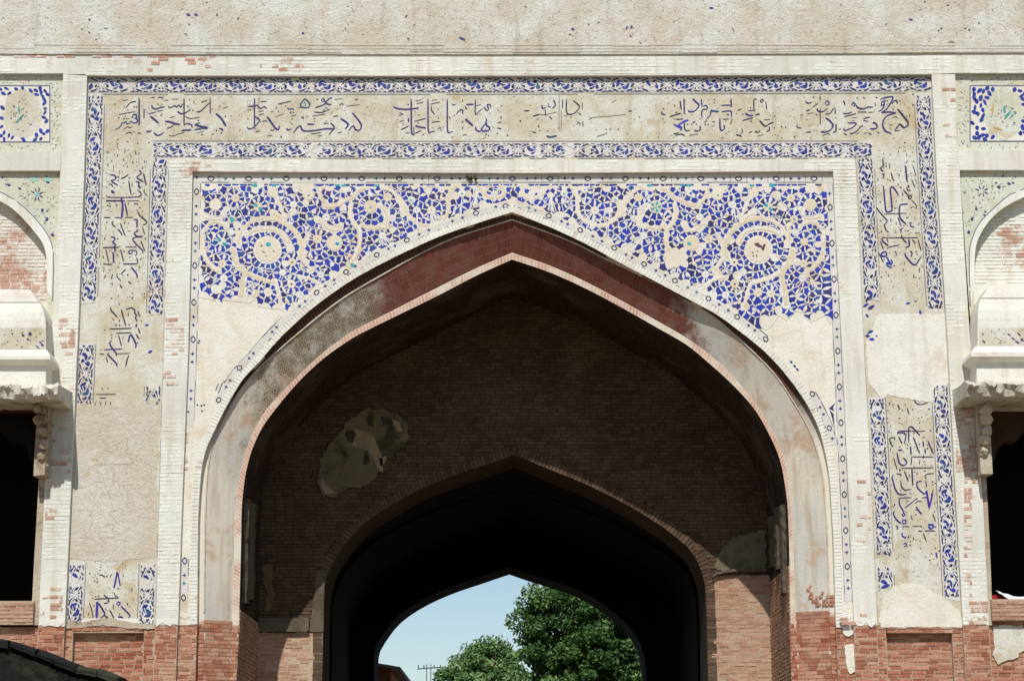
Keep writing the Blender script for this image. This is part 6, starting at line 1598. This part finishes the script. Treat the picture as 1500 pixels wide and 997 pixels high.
# cloth on the right sill
cx0, cz0 = XZ(1449, 868, .1)
def cloth(name, px, th, mat):
    pts = [P(a, b, c) for a, b, c in px]; mb = MB(); n = len(pts) // 2
    vs = [(x, y_, z) for x, y_, z in pts] + [(x, y_, z - th) for x, y_, z in pts]
    N = len(pts)
    fs = [(i, i + 1, n + i + 1, n + i) for i in range(n - 1)] + [(N + i, N + n + i, N + n + i + 1, N + i + 1) for i in range(n - 1)] + [(i, N + i, N + i + 1, i + 1) for i in range(n - 1)] + [(n + i, n + i + 1, N + n + i + 1, N + n + i) for i in range(n - 1)]
    mb.add(vs, fs); return mb.build(name, mat, None)
o = cloth('white_cloth', [(1458, 864, .25), (1464, 865.5, .22), (1470, 868.5, .2), (1477, 869.5, .16), (1484, 872.5, .14), (1492, 873.5, .12), (1505, 873, .12), (1530, 874, .12), (1462, 866, -.02), (1468, 869, -.02), (1473, 873, -.02), (1478, 875.5, -.02), (1485, 876.5, -.02), (1492, 877, -.02), (1505, 877, -.02), (1530, 877, -.02)], .012, M['cloth'])
tag(o, 'crumpled white cloth lying on the brick sill of the right hand opening', 'cloth')
o = cloth('red_cloth', [(1453, 871, .2), (1459, 870.5, .2), (1466, 871, .2), (1474, 872.5, .2), (1453, 875.8, .04), (1459, 875.4, .04), (1466, 875.4, .04), (1476, 876, .04)], .01, M['red_cloth'])
tag(o, 'small red cloth on the sill of the right hand opening beside the white one', 'cloth')

# foreground parapet, bottom left corner
yf = -9.0
top_pts = [(-160, 925), (-40, 933), (0, 937), (22, 941), (45, 950), (62, 956), (90, 968), (108, 975), (130, 979), (150, 982), (163, 985), (171, 990), (175, 999), (176, 1040)]
tp = W2(top_pts, yf); n = len(tp)
prof_y = [(0, 0), (.05, .045), (.16, .075), (.32, .085), (.48, .06), (.56, 0)]
vs = []; fs = []
for i in range(n - 1):
    (xa, za), (xb, zb) = tp[i], tp[i + 1]; m_ = 6
    for k in range(m_ + (1 if i == n - 2 else 0)):
        t = k / m_; x = xa + (xb - xa) * t; z = za + (zb - za) * t
        vs.append((x, yf, 0));
        for dy, dz in prof_y: vs.append((x + R.uniform(-.006, .006), yf + dy + R.uniform(-.008, .008), z - .085 + dz + R.uniform(-.008, .008)))
        vs.append((x, yf + .56, 0))
k_ = len(prof_y) + 2; N = len(vs) // k_
fs = [(i * k_ + j, (i + 1) * k_ + j, (i + 1) * k_ + j + 1, i * k_ + j + 1) for i in range(N - 1) for j in range(k_ - 1)] + [tuple((N - 1) * k_ + j for j in range(k_))]
tag(mk('stone_parapet', vs, fs, M['mossy_stone'], None), 'dark mossy stone parapet sloping down across the bottom left corner in front of the gateway', 'wall')

wallo = [o for o in COL.objects if o.name == 'stone_parapet'][0]
def top_at(x):
    return float(np.interp(x, [q[0] for q in tp], [q[1] for q in tp]))
x = tp[0][0]
xe_ = P(174, 990, yf)[0]
while x < xe_ - .05:
    w = R.uniform(.13, .2); b = min(x + w, xe_)
    if b > xe_ - .09: b = xe_
    za, zb = top_at(x), top_at(b) if b < tp[-3][0] else top_at(tp[-3][0]) - .01
    mb = MB(); j = lambda: R.uniform(-.009, .009); t_ = R.uniform(.035, .055)
    vs = []
    for (xx, zz) in ((x + .006, za), (b - .006, zb)):
        vs += [(xx + j(), yf - .03 + j(), zz - t_ + j()), (xx + j(), yf - .035 + j(), zz - .012 + j()), (xx + j(), yf + .02, zz + .01 + j()), (xx, yf + .3, zz + .02 + j()), (xx, yf + .6, zz - .02), (xx, yf + .6, zz - .09), (xx, yf + .02, zz - .09)]
    mb.add(vs, [(i, i + 1, i + 8, i + 7) for i in range(6)] + [(0, 6, 5, 4, 3, 2, 1), (7, 8, 9, 10, 11, 12, 13)])
    mb.build('coping_stone', M['mossy_cap'] if x > P(98, 975, yf)[0] else M['mossy_stone'], wallo); x = b
# ------------------------------------------------------------------ beyond the passage
def leaf_cloud(name, clumps, per, size, mat, parent, hollow=.3):
    n = len(clumps) * per
    c = np.repeat(np.array([q[:3] for q in clumps]), per, axis=0); r = np.repeat(np.array([q[3] for q in clumps]), per); tone = np.repeat(np.array([q[4] for q in clumps]), per)
    d = NR.normal(size=(n, 3)); d /= np.linalg.norm(d, axis=1)[:, None]; rad = (NR.uniform(hollow ** 3, 1, n) ** (1 / 3)) * r
    ctr = c + d * rad[:, None] * np.array([1, 1, .8])
    a = NR.normal(size=(n, 3)); a /= np.linalg.norm(a, axis=1)[:, None]; b = np.cross(a, NR.normal(size=(n, 3))); b /= np.linalg.norm(b, axis=1)[:, None]
    s = size * NR.uniform(.6, 1.35, n)[:, None]
    v = np.stack([ctr - a * s, ctr + b * s * .5, ctr + a * s, ctr - b * s * .5], 1).reshape(-1, 3)
    me = bpy.data.meshes.new(name); me.vertices.add(n * 4); me.vertices.foreach_set('co', v.astype(np.float32).ravel())
    me.loops.add(n * 4); me.loops.foreach_set('vertex_index', np.arange(n * 4, dtype=np.int32)); me.polygons.add(n); me.polygons.foreach_set('loop_start', np.arange(0, n * 4, 4, dtype=np.int32))
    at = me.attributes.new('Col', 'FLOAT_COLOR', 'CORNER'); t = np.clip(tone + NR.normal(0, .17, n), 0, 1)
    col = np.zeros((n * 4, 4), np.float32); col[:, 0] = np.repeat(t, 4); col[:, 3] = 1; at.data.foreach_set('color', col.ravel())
    me.materials.append(mat); me.update(); me.validate()
    o = bpy.data.objects.new(name, me); COL.objects.link(o); o.parent = parent; o.matrix_parent_inverse = Matrix.Translation(-Vector(parent.location)); o['kind'] = 'stuff'; return o
def tree(name, lobes, base, trunk_r, label, per, size, mat, nclump, cr):
    root = empty(name, base, label, 'tree')
    mb = MB(); top = Vector((base[0], base[1], base[2] + (lobes[0][2] - base[2]) * .45)); b = Vector(base); prev = b; 
    for k in range(1, 6):
        p = b.lerp(top, k / 5) + Vector((R.uniform(-.08, .08), R.uniform(-.08, .08), 0)); mb.tube(prev, p, trunk_r * (1.2 - .16 * k + .16), trunk_r * (1.2 - .16 * k), 10); prev = p
    mb.build('trunk', M['bark'], root)
    lm = MB()
    for x, y_, z, rx, ry, rz in lobes:
        for _ in range(3):
            e = Vector((x + R.uniform(-.5, .5) * rx, y_ + R.uniform(-.5, .5) * ry, z + R.uniform(-.3, .6) * rz)); mid = prev.lerp(e, .5) + Vector((R.uniform(-.3, .3), 0, R.uniform(0, .3)))
            lm.tube(prev, mid, trunk_r * .4, trunk_r * .25, 6); lm.tube(mid, e, trunk_r * .25, trunk_r * .08, 6)
    lm.build('limb', M['bark'], root, kind='stuff')
    cl = []
    vol = [l[3] * l[4] * l[5] for l in lobes]
    for i, l in enumerate(lobes):
        for _ in range(max(4, int(nclump * vol[i] / sum(vol)))):
            d = Vector((R.gauss(0, 1), R.gauss(0, 1), R.gauss(0, 1))).normalized() * (R.uniform(.35, 1) ** .5)
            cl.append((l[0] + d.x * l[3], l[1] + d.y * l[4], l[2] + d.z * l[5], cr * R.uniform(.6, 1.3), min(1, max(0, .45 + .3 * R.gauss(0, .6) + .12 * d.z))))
    leaf_cloud('crown', cl, per, size, mat, root)
yT = 34.0
def T(px, py, y_=yT): q = P(px, py, y_); return q
sc = (yT + 24.8) / 3000
L = []
for px, py, r in ((845, 905, 62), (800, 880, 34), (776, 915, 20), (830, 945, 55), (800, 960, 45), (850, 1000, 60), (900, 890, 50), (880, 955, 60), (812, 1020, 46), (786, 900, 28), (788, 945, 30), (900, 930, 70), (860, 985, 80), (806, 990, 38), (940, 985, 75), (960, 1040, 110), (860, 1070, 110), (830, 868, 28), (1000, 930, 70), (822, 1050, 46)):
    q = T(px, py); L.append((q[0], q[1] + R.uniform(-.9, .2), q[2], r * sc * .95, r * sc * 1.3, r * sc * .95))
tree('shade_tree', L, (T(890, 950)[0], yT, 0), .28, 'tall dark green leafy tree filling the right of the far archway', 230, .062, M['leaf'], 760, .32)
yT2 = 84.0; sc = (yT2 + 24.8) / 3000
L = []
for px, py, r in ((722, 972, 34), (690, 975, 28), (748, 978, 26), (668, 990, 22), (655, 1000, 18), (705, 1010, 50), (750, 1020, 40), (700, 962, 16), (732, 958, 18)):
    q = P(px, py, yT2); L.append((q[0], q[1] + R.uniform(-1, 1), q[2], r * sc, r * sc, r * sc * .9))
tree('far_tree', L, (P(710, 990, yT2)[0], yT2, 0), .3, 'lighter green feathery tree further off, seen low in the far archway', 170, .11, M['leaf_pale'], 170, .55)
# utility pole
yU_ = 70.0; bx = P(628, 977, yU_)
pole = empty('utility_pole', (bx[0], yU_, 0), 'slim twin legged utility pole with one crossarm against the sky', 'utility pole')
mb = MB(); w_ = (yU_ + 24.8) / 3000
for px in (625, 631): q = P(px, 976, yU_); mb.tube((q[0], yU_, 0), (q[0], yU_, q[2] + .12), .03, .024, 8)
mb.build('post', M['pole'], pole, kind='stuff')
mb = MB(); q0 = P(611, 979, yU_); q1 = P(647, 976.5, yU_); mb.tube(q0, q1, .028, .028, 6); mb.build('crossarm', M['iron'], pole)
for px in (613, 621, 636, 645):
    mb = MB(); q = P(px, 977.5, yU_); mb.tube((q[0], yU_, q[2]), (q[0], yU_, q[2] + .14), .03, .02, 8); mb.build('insulator', M['iron'], pole)
# brick house with a projecting slab
yH = 17.0
q = P(573, 978, yH); house = empty('brick_house', (q[0] - 3, yH + 3, 0), 'low brick house with thin projecting roof slab at left edge of the far archway', 'house')
mb = MB(); mb.box(q[0] - 6, q[0], yH, yH + 6, 0, P(570, 974, yH)[2]); mb.build('house_wall', M['brick'], house)
s0 = P(555, 964, yH - .5); s1 = P(586, 977, yH - .5)
mb = MB(); zt0, zt1 = P(555, 965, yH - .4)[2], P(586, 976, yH - .4)[2]
vs = [(q[0] - 6, yH - .4, zt0 + .9), (s1[0], yH - .4, zt1), (s1[0], yH + 6.4, zt1), (q[0] - 6, yH + 6.4, zt0 + .9)]
vs += [(x, y_, z - .05) for x, y_, z in vs]
mb.add(vs, [(0, 1, 2, 3), (7, 6, 5, 4), (0, 4, 5, 1), (1, 5, 6, 2), (2, 6, 7, 3), (3, 7, 4, 0)]); mb.build('roof_slab', M['cement'], house)
mb = MB(); mb.box(q[0] - 2.2, q[0] - 1.2, yH - .03, yH + .05, 0, 2.0); mb.build('door', M['wood'], house)

# ------------------------------------------------------------------ ground
mk('ground', [(-1500, -300, -.01), (1500, -300, -.01), (1500, 2500, -.01), (-1500, 2500, -.01)], [(0, 1, 2, 3)], M['dust'], None, kind='structure')
print('counts', len(bpy.data.objects), 'tris', sum(len(p.loop_triangles) if False else len(p.polygons) for p in bpy.data.meshes))
